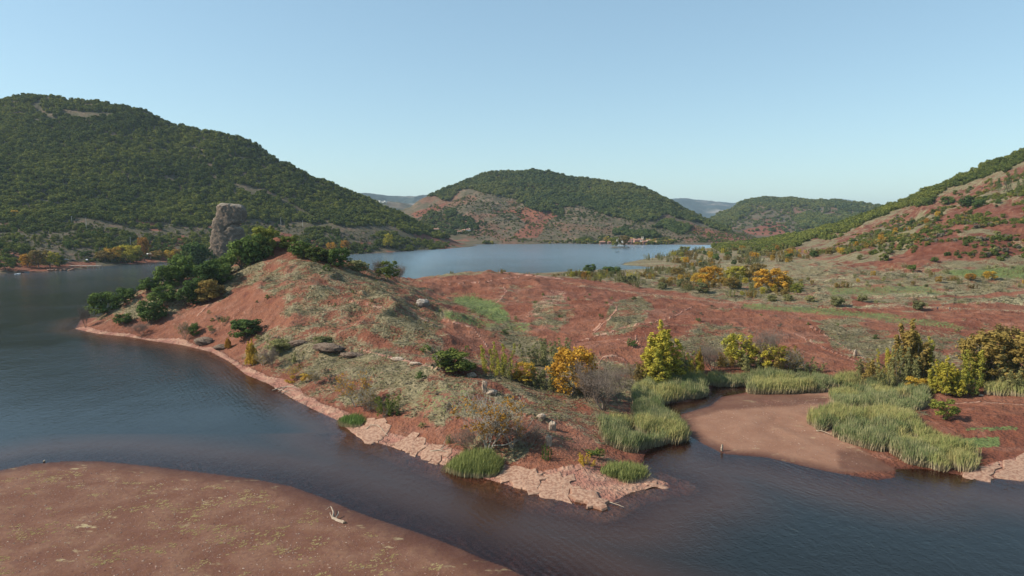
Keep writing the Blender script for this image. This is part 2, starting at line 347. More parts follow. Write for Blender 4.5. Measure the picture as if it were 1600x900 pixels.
hillbrown = np.clip(westH * 0.9 + (YY > 1150) * 0.95, 0, 1) * (1 - np.maximum(redL, np.maximum(redC * 0.75, (YY > 1150) * .5 * sstep(0, .3, fbm(XX / 50, YY / 90, 4, 98)))))
redw = np.clip(1 - np.maximum(hillbrown, 0), 0, 1)
east_grass = eastH * (1 - redR)
G2 = np.maximum(G2 * (1 - eastH), east_grass)
G2 = G2 * (0.72 + 0.5 * nmid) * np.where(YY < 420, .92, 1)
G2 = G2 * (1 - redL * (YY > 520))

def grid_mesh(name, X, Y, Z, keep=None):
    nr, nc = X.shape
    v = np.stack([X.ravel(), Y.ravel(), Z.ravel()], 1).astype(np.float32)
    i = np.arange(nr * nc).reshape(nr, nc)
    q = np.stack([i[:-1, :-1], i[:-1, 1:], i[1:, 1:], i[1:, :-1]], -1).reshape(-1, 4)
    if keep is not None:
        k = keep.ravel(); kf = k[q].any(1); q = q[kf]
        used = np.zeros(len(v), bool); used[q.ravel()] = True
        mp = np.cumsum(used) - 1; v = v[used]; q = mp[q]
    else: used = np.ones(len(v), bool)
    me = bpy.data.meshes.new(name)
    me.vertices.add(len(v)); me.vertices.foreach_set('co', v.ravel())
    me.loops.add(q.size); me.loops.foreach_set('vertex_index', q.ravel().astype(np.int32))
    me.polygons.add(len(q)); me.polygons.foreach_set('loop_start', np.arange(0, q.size, 4, dtype=np.int32))
    me.polygons.foreach_set('use_smooth', np.ones(len(q), bool))
    me.update(calc_edges=True)
    return me, used
def attr(me, name, arr):
    a = me.attributes.new(name, 'FLOAT', 'POINT'); a.data.foreach_set('value', np.ascontiguousarray(arr, dtype=np.float32).ravel())

# ------------------------------------------------------------------ node helpers
class NT:
    def __init__(s, name, disp=False):
        s.m = bpy.data.materials.new(name); s.m.use_nodes = True; s.t = s.m.node_tree; s.t.nodes.clear()
        s.out = s.n('ShaderNodeOutputMaterial')
    def n(s, typ, **kw):
        o = s.t.nodes.new(typ)
        for k, v in kw.items():
            setattr(o, k, v)
        return o
    def l(s, a, b): s.t.links.new(a, b)
    def attr(s, name): return s.n('ShaderNodeAttribute', attribute_name=name).outputs['Fac']
    def noise(s, scale, detail=4, rough=0.55, vec=None, typ='FBM', dist=0, stretch=None):
        if vec is None: vec = s.pos()
        if stretch is not None:
            mp = s.n('ShaderNodeMapping'); mp.inputs['Scale'].default_value = stretch; s.l(vec, mp.inputs[0]); vec = mp.outputs[0]
        o = s.n('ShaderNodeTexNoise'); o.inputs['Scale'].default_value = scale; o.inputs['Detail'].default_value = detail
        o.inputs['Roughness'].default_value = rough; o.inputs['Distortion'].default_value = dist; s.l(vec, o.inputs['Vector'])
        return o.outputs[0]
    def pos(s):
        if not hasattr(s, '_p'): s._p = s.n('ShaderNodeNewGeometry').outputs['Position']
        return s._p
    def math(s, op, a, b=None, c=None, clamp=False):
        o = s.n('ShaderNodeMath', operation=op, use_clamp=clamp)
        for i, v in enumerate((a, b, c)):
            if v is None: continue
            if isinstance(v, (int, float)): o.inputs[i].default_value = v
            else: s.l(v, o.inputs[i])
        return o.outputs[0]
    def ramp(s, x, a, b, lo=0., hi=1.):
        o = s.n('ShaderNodeMapRange'); o.interpolation_type = 'SMOOTHSTEP'
        s.l(x, o.inputs[0]); o.inputs[1].default_value = a; o.inputs[2].default_value = b; o.inputs[3].default_value = lo; o.inputs[4].default_value = hi
        return o.outputs[0]
    def mix(s, f, a, b, mode='MIX'):
        o = s.n('ShaderNodeMix', data_type='RGBA', blend_type=mode)
        for sock, v in ((o.inputs[0], f), (o.inputs[6], a), (o.inputs[7], b)):
            if isinstance(v, (int, float)): sock.default_value = v
            elif isinstance(v, tuple): sock.default_value = (*v, 1)
            else: s.l(v, sock)
        return o.outputs[2]
    def bump(s, h, dist, strength=1.0, nrm=None):
        o = s.n('ShaderNodeBump'); o.inputs['Distance'].default_value = dist; o.inputs['Strength'].default_value = strength
        s.l(h, o.inputs['Height'])
        if nrm is not None: s.l(nrm, o.inputs['Normal'])
        return o.outputs[0]
    def bsdf(s, col, rough=0.9, nrm=None, spec=0.2, **kw):
        o = s.n('ShaderNodeBsdfPrincipled')
        if isinstance(col, tuple): o.inputs['Base Color'].default_value = (*col, 1)
        else: s.l(col, o.inputs['Base Color'])
        if isinstance(rough, (int, float)): o.inputs['Roughness'].default_value = rough
        else: s.l(rough, o.inputs['Roughness'])
        o.inputs['Specular IOR Level'].default_value = spec
        if nrm is not None: s.l(nrm, o.inputs['Normal'])
        for k, v in kw.items(): o.inputs[k].default_value = v
        return o.outputs[0]
    def done(s, sh): s.l(sh, s.out.inputs[0]); return s.m

# ------------------------------------------------------------------ ground material
g = NT('ground')
n_big = g.noise(0.03, 5); n_mid = g.noise(0.22, 5); n_fine = g.noise(1.6, 4); n_xf = g.noise(6.0, 2)
red = g.mix(g.ramp(n_big, .35, .65), (0.172, 0.060, 0.033), (0.225, 0.092, 0.052))
red = g.mix(g.ramp(n_mid, .5, .75, 0, .65), red, (0.27, 0.135, 0.092))
red = g.mix(g.ramp(n_mid, .48, .3, 0, .5), red, (0.115, 0.038, 0.028))
red = g.mix(g.ramp(n_fine, .35, .6, .35, 0), red, (0.12, 0.045, 0.035))
gr = g.mix(g.ramp(n_mid, .35, .65), (0.165, 0.138, 0.070), (0.255, 0.208, 0.125))
gr = g.mix(g.ramp(n_fine, .42, .6, .75, 0), gr, (0.110, 0.100, 0.054))
st = g.mix(g.ramp(n_fine, .4, .6), (0.215, 0.195, 0.105), (0.32, 0.28, 0.17))
gn = g.mix(g.ramp(n_fine, .4, .65), (0.085, 0.115, 0.035), (0.155, 0.185, 0.065))
vor = g.n('ShaderNodeTexVoronoi', feature='DISTANCE_TO_EDGE'); vor.inputs['Scale'].default_value = 0.30
mp = g.n('ShaderNodeMapping'); mp.inputs['Rotation'].default_value = (0, 0, R(35)); mp.inputs['Scale'].default_value = (1, 0.55, 1); g.l(g.pos(), mp.inputs[0])
wv = g.n('ShaderNodeVectorMath', operation='ADD'); g.l(mp.outputs[0], wv.inputs[0])
nz = g.n('ShaderNodeTexNoise'); nz.inputs['Scale'].default_value = 0.5; g.l(g.pos(), nz.inputs['Vector'])
sc_ = g.n('ShaderNodeVectorMath', operation='SCALE'); sc_.inputs['Scale'].default_value = 3.0; g.l(nz.outputs['Color'], sc_.inputs[0]); g.l(sc_.outputs[0], wv.inputs[1])
g.l(wv.outputs[0], vor.inputs['Vector'])
crack = g.math('MAXIMUM', g.ramp(vor.outputs[0], .0, .03), g.ramp(n_mid, .40, .48))
pl = g.mix(g.ramp(n_fine, .35, .65), (0.33, 0.185, 0.125), (0.46, 0.285, 0.20))
pl = g.mix(g.ramp(n_mid, .40, .62), (0.31, 0.145, 0.105), pl)
pl = g.mix(crack, (0.25, 0.14, 0.10), pl)
br = g.mix(g.ramp(n_big, .35, .65), (0.115, 0.084, 0.055), (0.175, 0.122, 0.082))
n_lrg = g.noise(0.075, 6, .65)
br = g.mix(g.ramp(n_lrg, .44, .60, .75, 0), br, (0.075, 0.072, 0.040))
br = g.mix(g.ramp(n_lrg, .52, .66, 0, .6), br, (0.21, 0.125, 0.09))
br = g.mix(g.ramp(n_mid, .4, .6, .5, 0), br, (0.075, 0.075, 0.042))
redfar = g.mix(g.ramp(n_mid, .35, .65), (0.19, 0.075, 0.060), (0.27, 0.135, 0.110))
red = g.mix(g.ramp(g.noise(0.05, 6, .7, dist=1.2), .52, .68, 0, .55), red, (0.30, 0.150, 0.100))
c = red
def thr(mask, lo=0.32, hi=0.62, amt=0.62, nz=None):     # break the edge of a cover up with fine noise
    s_ = g.math('MULTIPLY_ADD', g.math('MULTIPLY', g.math('SUBTRACT', nz if nz is not None else n_fine, 0.5), g.ramp(mask, 0.0, .15)), amt * 3.6, mask)
    return g.ramp(s_, lo, hi)
a_gr, a_gn, a_pl, a_st, a_br, a_wet, a_bar = [g.attr(k) for k in ('grass', 'green', 'pale', 'straw', 'brown', 'wet', 'bar')]
barc = g.mix(g.ramp(n_mid, .38, .66), (0.135, 0.060, 0.036), (0.190, 0.100, 0.062))
barc = g.mix(g.ramp(n_fine, .38, .6, .5, 0), barc, (0.125, 0.055, 0.042))
barc = g.mix(g.ramp(n_xf, .55, .7, 0, .5), barc, (0.22, 0.13, 0.10))
sp = g.noise(0.42, 5, .7, stretch=(0.7, 1.3, 1))
spm = g.math('MULTIPLY', g.ramp(sp, .60, .66), g.ramp(g.noise(0.06, 3), .45, .6))
barc = g.mix(spm, barc, (0.34, 0.27, 0.15))
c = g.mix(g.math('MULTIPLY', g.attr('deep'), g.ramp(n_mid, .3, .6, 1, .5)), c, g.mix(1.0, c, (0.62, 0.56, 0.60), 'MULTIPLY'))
c = g.mix(a_bar, c, barc)
c = g.mix(g.math('MULTIPLY', g.attr('mudflat'), .65), c, g.mix(n_mid, (0.23, 0.115, 0.072), (0.33, 0.19, 0.125)))
c = g.mix(thr(a_br, .3, .6, .3), c, br)
c = g.mix(thr(a_gr, nz=g.mix(0.5, n_mid, n_fine)), c, gr)
c = g.mix(thr(a_st, .4, .7), c, st)
c = g.mix(thr(a_gn, .4, .7), c, gn)
c = g.mix(thr(a_pl, .35, .55, .25), c, pl)
c = g.mix(g.math('MULTIPLY', a_wet, .85), c, g.mix(1.0, c, (0.40, 0.32, 0.32), 'MULTIPLY'))
rough = g.math('SUBTRACT', 0.95, g.math('MULTIPLY', a_wet, 0.45))
hgt = g.math('ADD', g.math('MULTIPLY', n_mid, 2.0), g.math('MULTIPLY', n_fine, 0.6))
hgt = g.math('ADD', hgt, g.math('MULTIPLY', g.math('MULTIPLY', crack, a_pl), 0.35))
hb = g.math('ADD', hgt, g.math('MULTIPLY', n_xf, 0.08))
sm = g.math('SUBTRACT', 1.0, g.math('MULTIPLY', a_bar, 0.80))
bp = g.n('ShaderNodeBump'); bp.inputs['Distance'].default_value = 1.0; g.l(sm, bp.inputs['Strength']); g.l(hb, bp.inputs['Height'])
M_GROUND = g.done(g.bsdf(c, rough, bp.outputs[0], .15))

me, used = grid_mesh('ground', XX, YY, ZZ)
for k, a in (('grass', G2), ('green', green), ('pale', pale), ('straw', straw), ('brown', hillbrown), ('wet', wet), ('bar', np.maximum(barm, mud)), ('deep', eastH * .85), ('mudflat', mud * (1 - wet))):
    attr(me, k, a.ravel())
me.materials.append(M_GROUND)
ground = bpy.data.objects.new('ground', me); COL.objects.link(ground); ground['kind'] = 'structure'
# the land goes on out to the horizon, low
def fan(name, y0, y1, mat, z0, z1, n=24, half=1.9):
    bm = bmesh.new(); rows = []
    for k in range(n + 1):
        t = k / n; y = y0 * (y1 / y0) ** t
        rows.append([bm.verts.new((u * y, y, z0 + (z1 - z0) * t)) for u in np.linspace(-half, half, 60)])
    for a, b in zip(rows, rows[1:]):
        for i in range(59): bm.faces.new((a[i], a[i + 1], b[i + 1], b[i]))
    m_ = bpy.data.meshes.new(name); bm.to_mesh(m_); bm.free(); m_.materials.append(mat)
    o = bpy.data.objects.new(name, m_); COL.objects.link(o); o['kind'] = 'structure'; return o
fl = NT('plain'); M_PLAIN = fl.done(fl.bsdf(fl.mix(fl.noise(.004), (0.09, 0.085, 0.05), (0.16, 0.125, 0.085))))
fan('plain', 2600, 30000, M_PLAIN, -14, -40)
bmn = bmesh.new()
for x0, x1, y0, y1 in ((-9000, -70 * 0 - 64, -9000, 47.9),):
    pass
bmn.free()

# far ranges
def rangemesh(name, crest, Y, depth, mat, seed, rough=0.03, base=-30):
    """crest: [(px, py)], a long ridge with a front slope"""
    pxs = np.arange(crest[0][0], crest[-1][0] + .1, 1.5); cr = np.interp(pxs, [c_[0] for c_ in crest], [c_[1] for c_ in crest])
    k = np.ones(9) / 9; cr = np.convolve(np.pad(cr, 4, mode='edge'), k, 'valid')
    t = np.linspace(0, 1.5, 60)[:, None]
    u = ((pxs - 800) / F)[None, :]
    Yg = (Y - depth) + t * depth + 0 * u
    top = zat(cr, Y)[None, :]
    h = np.where(t < 1, base + (top - base) * (1 - (1 - t) ** 1.6), top - (t - 1) * depth * .3)
    X = u * Yg
    h = h + ridged(X / (Y * .05), Yg / (Y * .09), 4, seed) * (top - base) * rough * 4 * np.clip(t * (1 - t) * 4, 0, 1) + fbm(X / (Y * .012), Yg / (Y * .012), 3, seed + 3) * (top - base) * rough
    m_, _u = grid_mesh(name, X, Yg, h); m_.materials.append(mat)
    o = bpy.data.objects.new(name, m_); COL.objects.link(o); o['kind'] = 'structure'; return o
fh = NT('far_hill'); cc = fh.mix(fh.ramp(fh.noise(.006, 6, .6), .42, .62), (0.030, 0.045, 0.022), (0.13, 0.10, 0.065)); M_FARH = fh.done(fh.bsdf(cc))
fm = NT('far_mountain'); cc = fm.mix(fm.ramp(fm.noise(.0022, 7, .65), .52, .66), (0.040, 0.060, 0.055), (0.22, 0.20, 0.17)); M_FARM = fm.done(fm.bsdf(cc))
rangemesh('far_hill', [(480,318),(540,312),(590,313),(620,317),(650,322),(700,326),(760,330)], 3600, 1000, M_FARH, 5)
rangemesh('far_hill', [(460,300),(540,300),(555,302),(580,302.5),(592,304),(605,306),(640,307),(660,307),(672,305),(685,301),(700,299),(740,304),(800,315)], 5600, 1600, M_FARM, 15)
rangemesh('far_mountain', [(980,318),(1020,314.5),(1050,311.5),(1075,311.5),(1100,315),(1130,317.5),(1160,318.5),(1200,319.5),(1260,321),(1400,326)], 9000, 3000, M_FARM, 25)
rangemesh('far_mountain', [(1270,322),(1284,313.5),(1295,311),(1312,310.5),(1325,312.5),(1340,317),(1360,322)], 13000, 3000, M_FARM, 35)

# ------------------------------------------------------------------ water
w = NT('lake_water')
dpt = w.attr('depth')
wy = w.n('ShaderNodeSeparateXYZ'); w.l(w.pos(), wy.inputs[0]); dist = wy.outputs[1]
n1 = w.noise(0.95, 4, .6, stretch=(1.0, 0.55, 1), dist=.4); n2 = w.noise(0.11, 3, .55, stretch=(1, .6, 1)); n3 = w.noise(2.2, 2, .5)
calm = w.ramp(w.noise(0.012, 3, .5), .40, .60, .35, 1.0)
mpw = w.n('ShaderNodeMapping'); mpw.inputs['Rotation'].default_value = (0, 0, R(-32)); w.l(w.pos(), mpw.inputs[0])
wav = w.n('ShaderNodeTexWave'); wav.inputs['Scale'].default_value = 0.30; wav.inputs['Distortion'].default_value = 5.0; wav.inputs['Detail'].default_value = 2; wav.inputs['Detail Scale'].default_value = 0.7
w.l(mpw.outputs[0], wav.inputs['Vector'])
hw = w.math('ADD', w.math('MULTIPLY', n1, .13), w.math('ADD', w.math('MULTIPLY', n3, .05), w.math('MULTIPLY', w.math('MULTIPLY', wav.outputs[1], w.ramp(w.noise(.02, 2), .42, .62)), .03)))
hw = w.math('ADD', w.math('MULTIPLY', hw, calm), w.math('MULTIPLY', n2, .14))
nb = w.bump(hw, 1.0, .9)
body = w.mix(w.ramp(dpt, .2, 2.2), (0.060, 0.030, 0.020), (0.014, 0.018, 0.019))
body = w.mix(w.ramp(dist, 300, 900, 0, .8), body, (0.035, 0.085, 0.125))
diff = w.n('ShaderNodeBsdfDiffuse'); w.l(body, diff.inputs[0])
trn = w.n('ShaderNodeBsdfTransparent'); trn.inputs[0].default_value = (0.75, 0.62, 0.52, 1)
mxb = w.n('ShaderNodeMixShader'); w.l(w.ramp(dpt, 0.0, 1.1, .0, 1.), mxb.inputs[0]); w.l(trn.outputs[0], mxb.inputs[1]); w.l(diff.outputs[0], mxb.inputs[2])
glo = w.n('ShaderNodeBsdfGlossy'); glo.inputs[0].default_value = (1, 1, 1, 1); w.l(w.ramp(dist, 100, 900, .06, .22), glo.inputs['Roughness']); w.l(nb, glo.inputs['Normal'])
fr = w.n('ShaderNodeFresnel'); fr.inputs[0].default_value = 1.33; w.l(nb, fr.inputs['Normal'])
mxw = w.n('ShaderNodeMixShader'); w.l(w.math('MULTIPLY', fr.outputs[0], w.ramp(dist, 150, 700, .70, 1.)), mxw.inputs[0]); w.l(mxb.outputs[0], mxw.inputs[1]); w.l(glo.outputs[0], mxw.inputs[2])
M_WATER = w.done(mxw.outputs[0])
st2 = (slice(None, None, 2), slice(None, None, 2))
kp = (ZZ < 0.15)
kk = kp.copy(); kk[1:] |= kp[:-1]; kk[:-1] |= kp[1:]; kk[:, 1:] |= kp[:, :-1]; kk[:, :-1] |= kp[:, 1:]
me, used = grid_mesh('lake_water', XX[st2], YY[st2], ZZ[st2] * 0, keep=kk[st2])
attr(me, 'depth', np.maximum(-ZZ[st2], 0).ravel()[used])
me.materials.append(M_WATER)
lake = bpy.data.objects.new('lake_water', me); COL.objects.link(lake); lake['kind'] = 'structure'

# ------------------------------------------------------------------ air
def haze():
    bm = bmesh.new(); bmesh.ops.create_cube(bm, size=1)
    for v in bm.verts: v.co = Vector((v.co.x * 36000, v.co.y * 36000, -45 + (v.co.z + .5) * 480))
    m_ = bpy.data.meshes.new('haze'); bm.to_mesh(m_); bm.free()
    k = NT('haze'); pv = k.n('ShaderNodeVolumePrincipled'); pv.inputs['Color'].default_value = (0.66, 0.83, 1.0, 1)
    pv.inputs['Density'].default_value = HAZE; pv.inputs['Anisotropy'].default_value = 0.2
    k.l(pv.outputs[0], k.out.inputs['Volume']); k.m.cycles.homogeneous_volume = True
    m_.materials.append(k.m); o = bpy.data.objects.new('haze', m_); COL.objects.link(o); o['kind'] = 'stuff'
HAZE = 5.0e-5
haze()
# ------------------------------------------------------------------ tagging
def tag(o, label, cat, group=None):
    o['label'] = label; o['category'] = cat
    if group: o['group'] = group
    return o
def link_mesh(name, me_, loc=(0, 0, 0), rz=0, s=1, parent=None):
    o = bpy.data.objects.new(name, me_); COL.objects.link(o)
    o.location = loc; o.rotation_euler = (0, 0, rz)
    o.scale = (s, s, s) if isinstance(s, (int, float)) else s
    if parent is not None: o.parent = parent
    return o
def empty(name, loc, rz=0, s=1):
    o = bpy.data.objects.new(name, None); COL.objects.link(o); o.location = loc; o.rotation_euler = (0, 0, rz); o.empty_display_size = .3
    o.scale = (s, s, s) if isinstance(s, (int, float)) else s
    return o
def raw(name, v, f, mat, smooth=False, var=None):
    """mesh from arrays; f is a list of index arrays of one width each"""
    me_ = bpy.data.meshes.new(name); v = np.asarray(v, np.float32)
    me_.vertices.add(len(v)); me_.vertices.foreach_set('co', v.ravel())
    f = [np.asarray(a, np.int32) for a in (f if isinstance(f, list) else [f]) if len(a)]
    li = np.concatenate([a.ravel() for a in f]); tot = np.concatenate([np.full(len(a), a.shape[1]) for a in f])
    me_.loops.add(len(li)); me_.loops.foreach_set('vertex_index', li)
    me_.polygons.add(len(tot)); me_.polygons.foreach_set('loop_start', np.r_[0, np.cumsum(tot)[:-1]].astype(np.int32))
    me_.polygons.foreach_set('use_smooth', np.full(len(tot), smooth))
    me_.update(calc_edges=True)
    if var is not None: attr(me_, 'var', var)
    if mat is not None:
        for q in (mat if isinstance(mat, (list, tuple)) else [mat]): me_.materials.append(q)
    return me_

# ------------------------------------------------------------------ plant materials
def leaf_mat(name, cols, trans=.25, patch=.02, hue=None):
    """cols: dark, mid, light leaf colours"""
    k = NT(name)
    v = k.attr('var'); oi = k.n('ShaderNodeObjectInfo').outputs['Random']
    nz_ = k.noise(patch, 3)
    t = k.math('ADD', k.math('MULTIPLY', v, .55), k.math('ADD', k.math('MULTIPLY', oi, .40), k.math('MULTIPLY', k.ramp(nz_, .35, .65), .45)))
    r = k.n('ShaderNodeValToRGB'); e = r.color_ramp.elements
    e[0].position = .12; e[0].color = (*cols[0], 1); e[1].position = 1.15 if False else 1.0; e[1].color = (*cols[2], 1)
    m_ = e.new(.55); m_.color = (*cols[1], 1)
    k.l(t, r.inputs[0]); c_ = r.outputs[0]
    d = k.n('ShaderNodeBsdfDiffuse'); k.l(c_, d.inputs[0])
    tr = k.n('ShaderNodeBsdfTranslucent'); k.l(c_, tr.inputs[0])
    mx = k.n('ShaderNodeMixShader'); mx.inputs[0].default_value = trans; k.l(d.outputs[0], mx.inputs[1]); k.l(tr.outputs[0], mx.inputs[2])
    return k.done(mx.outputs[0])
LM = {
 'oak': leaf_mat('oak_leaves', [(0.037, 0.059, 0.023), (0.075, 0.116, 0.037), (0.141, 0.19, 0.049)]),
 'forest': leaf_mat('forest_leaves', [(0.053, 0.074, 0.022), (0.106, 0.13, 0.034), (0.198, 0.206, 0.046)], .2, .008),
 'farforest': leaf_mat('far_forest_leaves', [(0.052, 0.077, 0.031), (0.094, 0.128, 0.046), (0.166, 0.175, 0.052)], .2, .006),
 'bright': leaf_mat('bright_green_leaves', [(0.054, 0.086, 0.026), (0.118, 0.153, 0.038), (0.246, 0.239, 0.045)]),
 'yellow': leaf_mat('yellow_leaves', [(0.221, 0.139, 0.038), (0.464, 0.286, 0.052), (0.571, 0.394, 0.063)], .3),
 'orange': leaf_mat('orange_leaves', [(0.156, 0.076, 0.031), (0.376, 0.192, 0.039), (0.54, 0.304, 0.046)], .3),
 'poplar': leaf_mat('poplar_leaves', [(0.136, 0.145, 0.042), (0.303, 0.288, 0.052), (0.506, 0.408, 0.059)], .3),
 'ochre': leaf_mat('ochre_leaves', [(0.105, 0.085, 0.043), (0.197, 0.147, 0.053), (0.325, 0.225, 0.06)], .25),
 'olive': leaf_mat('olive_leaves', [(0.091, 0.102, 0.053), (0.175, 0.176, 0.077), (0.275, 0.258, 0.1)], .2),
 'grey': leaf_mat('grey_scrub_leaves', [(0.075, 0.065, 0.048), (0.13, 0.115, 0.085), (0.20, 0.175, 0.125)], .1),
 'tuft': leaf_mat('dry_tuft_grass', [(0.16, 0.15, 0.085), (0.25, 0.225, 0.135), (0.35, 0.30, 0.19)], .3),
 'yellowtuft': leaf_mat('yellow_moss_tuft', [(0.20, 0.15, 0.06), (0.32, 0.25, 0.11), (0.44, 0.36, 0.18)], .1),
}
def bark(name, c0, c1):
    k = NT(name); return k.done(k.bsdf(k.mix(k.noise(3.0, 4), c0, c1), .9))
M_BARK = bark('grey_bark', (0.11, 0.085, 0.06), (0.24, 0.20, 0.16))
M_TWIG = bark('bare_twigs', (0.12, 0.085, 0.065), (0.22, 0.175, 0.14))
M_PALEBARK = bark('pale_bark', (0.22, 0.19, 0.15), (0.42, 0.38, 0.32))
M_DRIFT = bark('bleached_driftwood', (0.24, 0.18, 0.13), (0.42, 0.34, 0.26))

# ------------------------------------------------------------------ plant shapes
def leaves(clusters, per, size, rg, flat=.8, fill=.35):
    """leaf quads on and in a set of (x,y,z,r) clusters -> verts, faces, var"""
    cl = np.array(clusters, float); n = len(cl) * per
    ci = np.repeat(np.arange(len(cl)), per)
    d = rg.normal(size=(n, 3)); d /= np.linalg.norm(d, axis=1)[:, None]
    rad = cl[ci, 3] * (1 - fill * rg.random(n) ** 1.5)
    p = cl[ci, :3] + d * rad[:, None] * np.array([1, 1, flat])
    nr = d * 1.3 + rg.normal(size=(n, 3)) * .55 + np.array([0, 0, .3]); nr /= np.linalg.norm(nr, axis=1)[:, None]
    a = np.cross(nr, rg.normal(size=(n, 3))); a /= np.linalg.norm(a, axis=1)[:, None]
    b = np.cross(nr, a); s = size * (0.6 + 0.8 * rg.random(n))[:, None]
    v = np.stack([p - a * s * .5, p + b * s * .32, p + a * s * .5, p - b * s * .32], 1).reshape(-1, 3)
    f = np.arange(n * 4).reshape(-1, 4)
    cv = rg.random(len(cl))
    var = np.repeat(np.clip(.55 * cv[ci] + .45 * rg.random(n), 0, 1), 4)
    return v, f, var
def prisms(segs):
    """list of (p0, p1, r0, r1) -> tapered 4-sided limbs"""
    V, Fc = [], []
    for p0, p1, r0, r1 in segs:
        p0 = np.array(p0, float); p1 = np.array(p1, float); d = p1 - p0; L = np.linalg.norm(d)
        if L < 1e-6: continue
        d /= L; a = np.cross(d, [0.3, 0.9, 0.2]); a /= np.linalg.norm(a); b = np.cross(d, a)
        i = len(V) 
        for p, r in ((p0, r0), (p1, r1)):
            for k in range(4):
                t = k * math.pi / 2; V.append(p + (a * math.cos(t) + b * math.sin(t)) * r)
        for k in range(4): Fc.append((i + k, i + (k + 1) % 4, i + 4 + (k + 1) % 4, i + 4 + k))
    return np.array(V), np.array(Fc)
def grow(p, d, L, r, lv, rg, segs, tips, spread=.75, up=.25, kids=(3, 5), shrink=.62):
    n = 3; q = np.array(p, float); d = np.array(d, float); d /= np.linalg.norm(d)
    pts = [q.copy()]
    for k in range(n):
        d = d + rg.normal(size=3) * .13 + np.array([0, 0, up * .15]); d /= np.linalg.norm(d)
        q2 = q + d * L / n; segs.append((q, q2, r * (1 - .22 * k), r * (1 - .22 * (k + 1)))); q = q2; pts.append(q.copy())
    if lv == 0: tips.append(q); return
    for c_ in range(rg.integers(*kids)):
        t = rg.random() * .75 + .25; k = min(int(t * n), n - 1); b = pts[k] + (pts[k + 1] - pts[k]) * (t * n - k)
        dd = d + rg.normal(size=3) * spread; dd[2] = abs(dd[2]) * .6 + up; grow(b, dd, L * shrink * (.7 + .5 * rg.random()), r * .5, lv - 1, rg, segs, tips, spread, up, kids, shrink)
    grow(q, d, L * shrink, r * .4, lv - 1, rg, segs, tips, spread, up, kids, shrink)

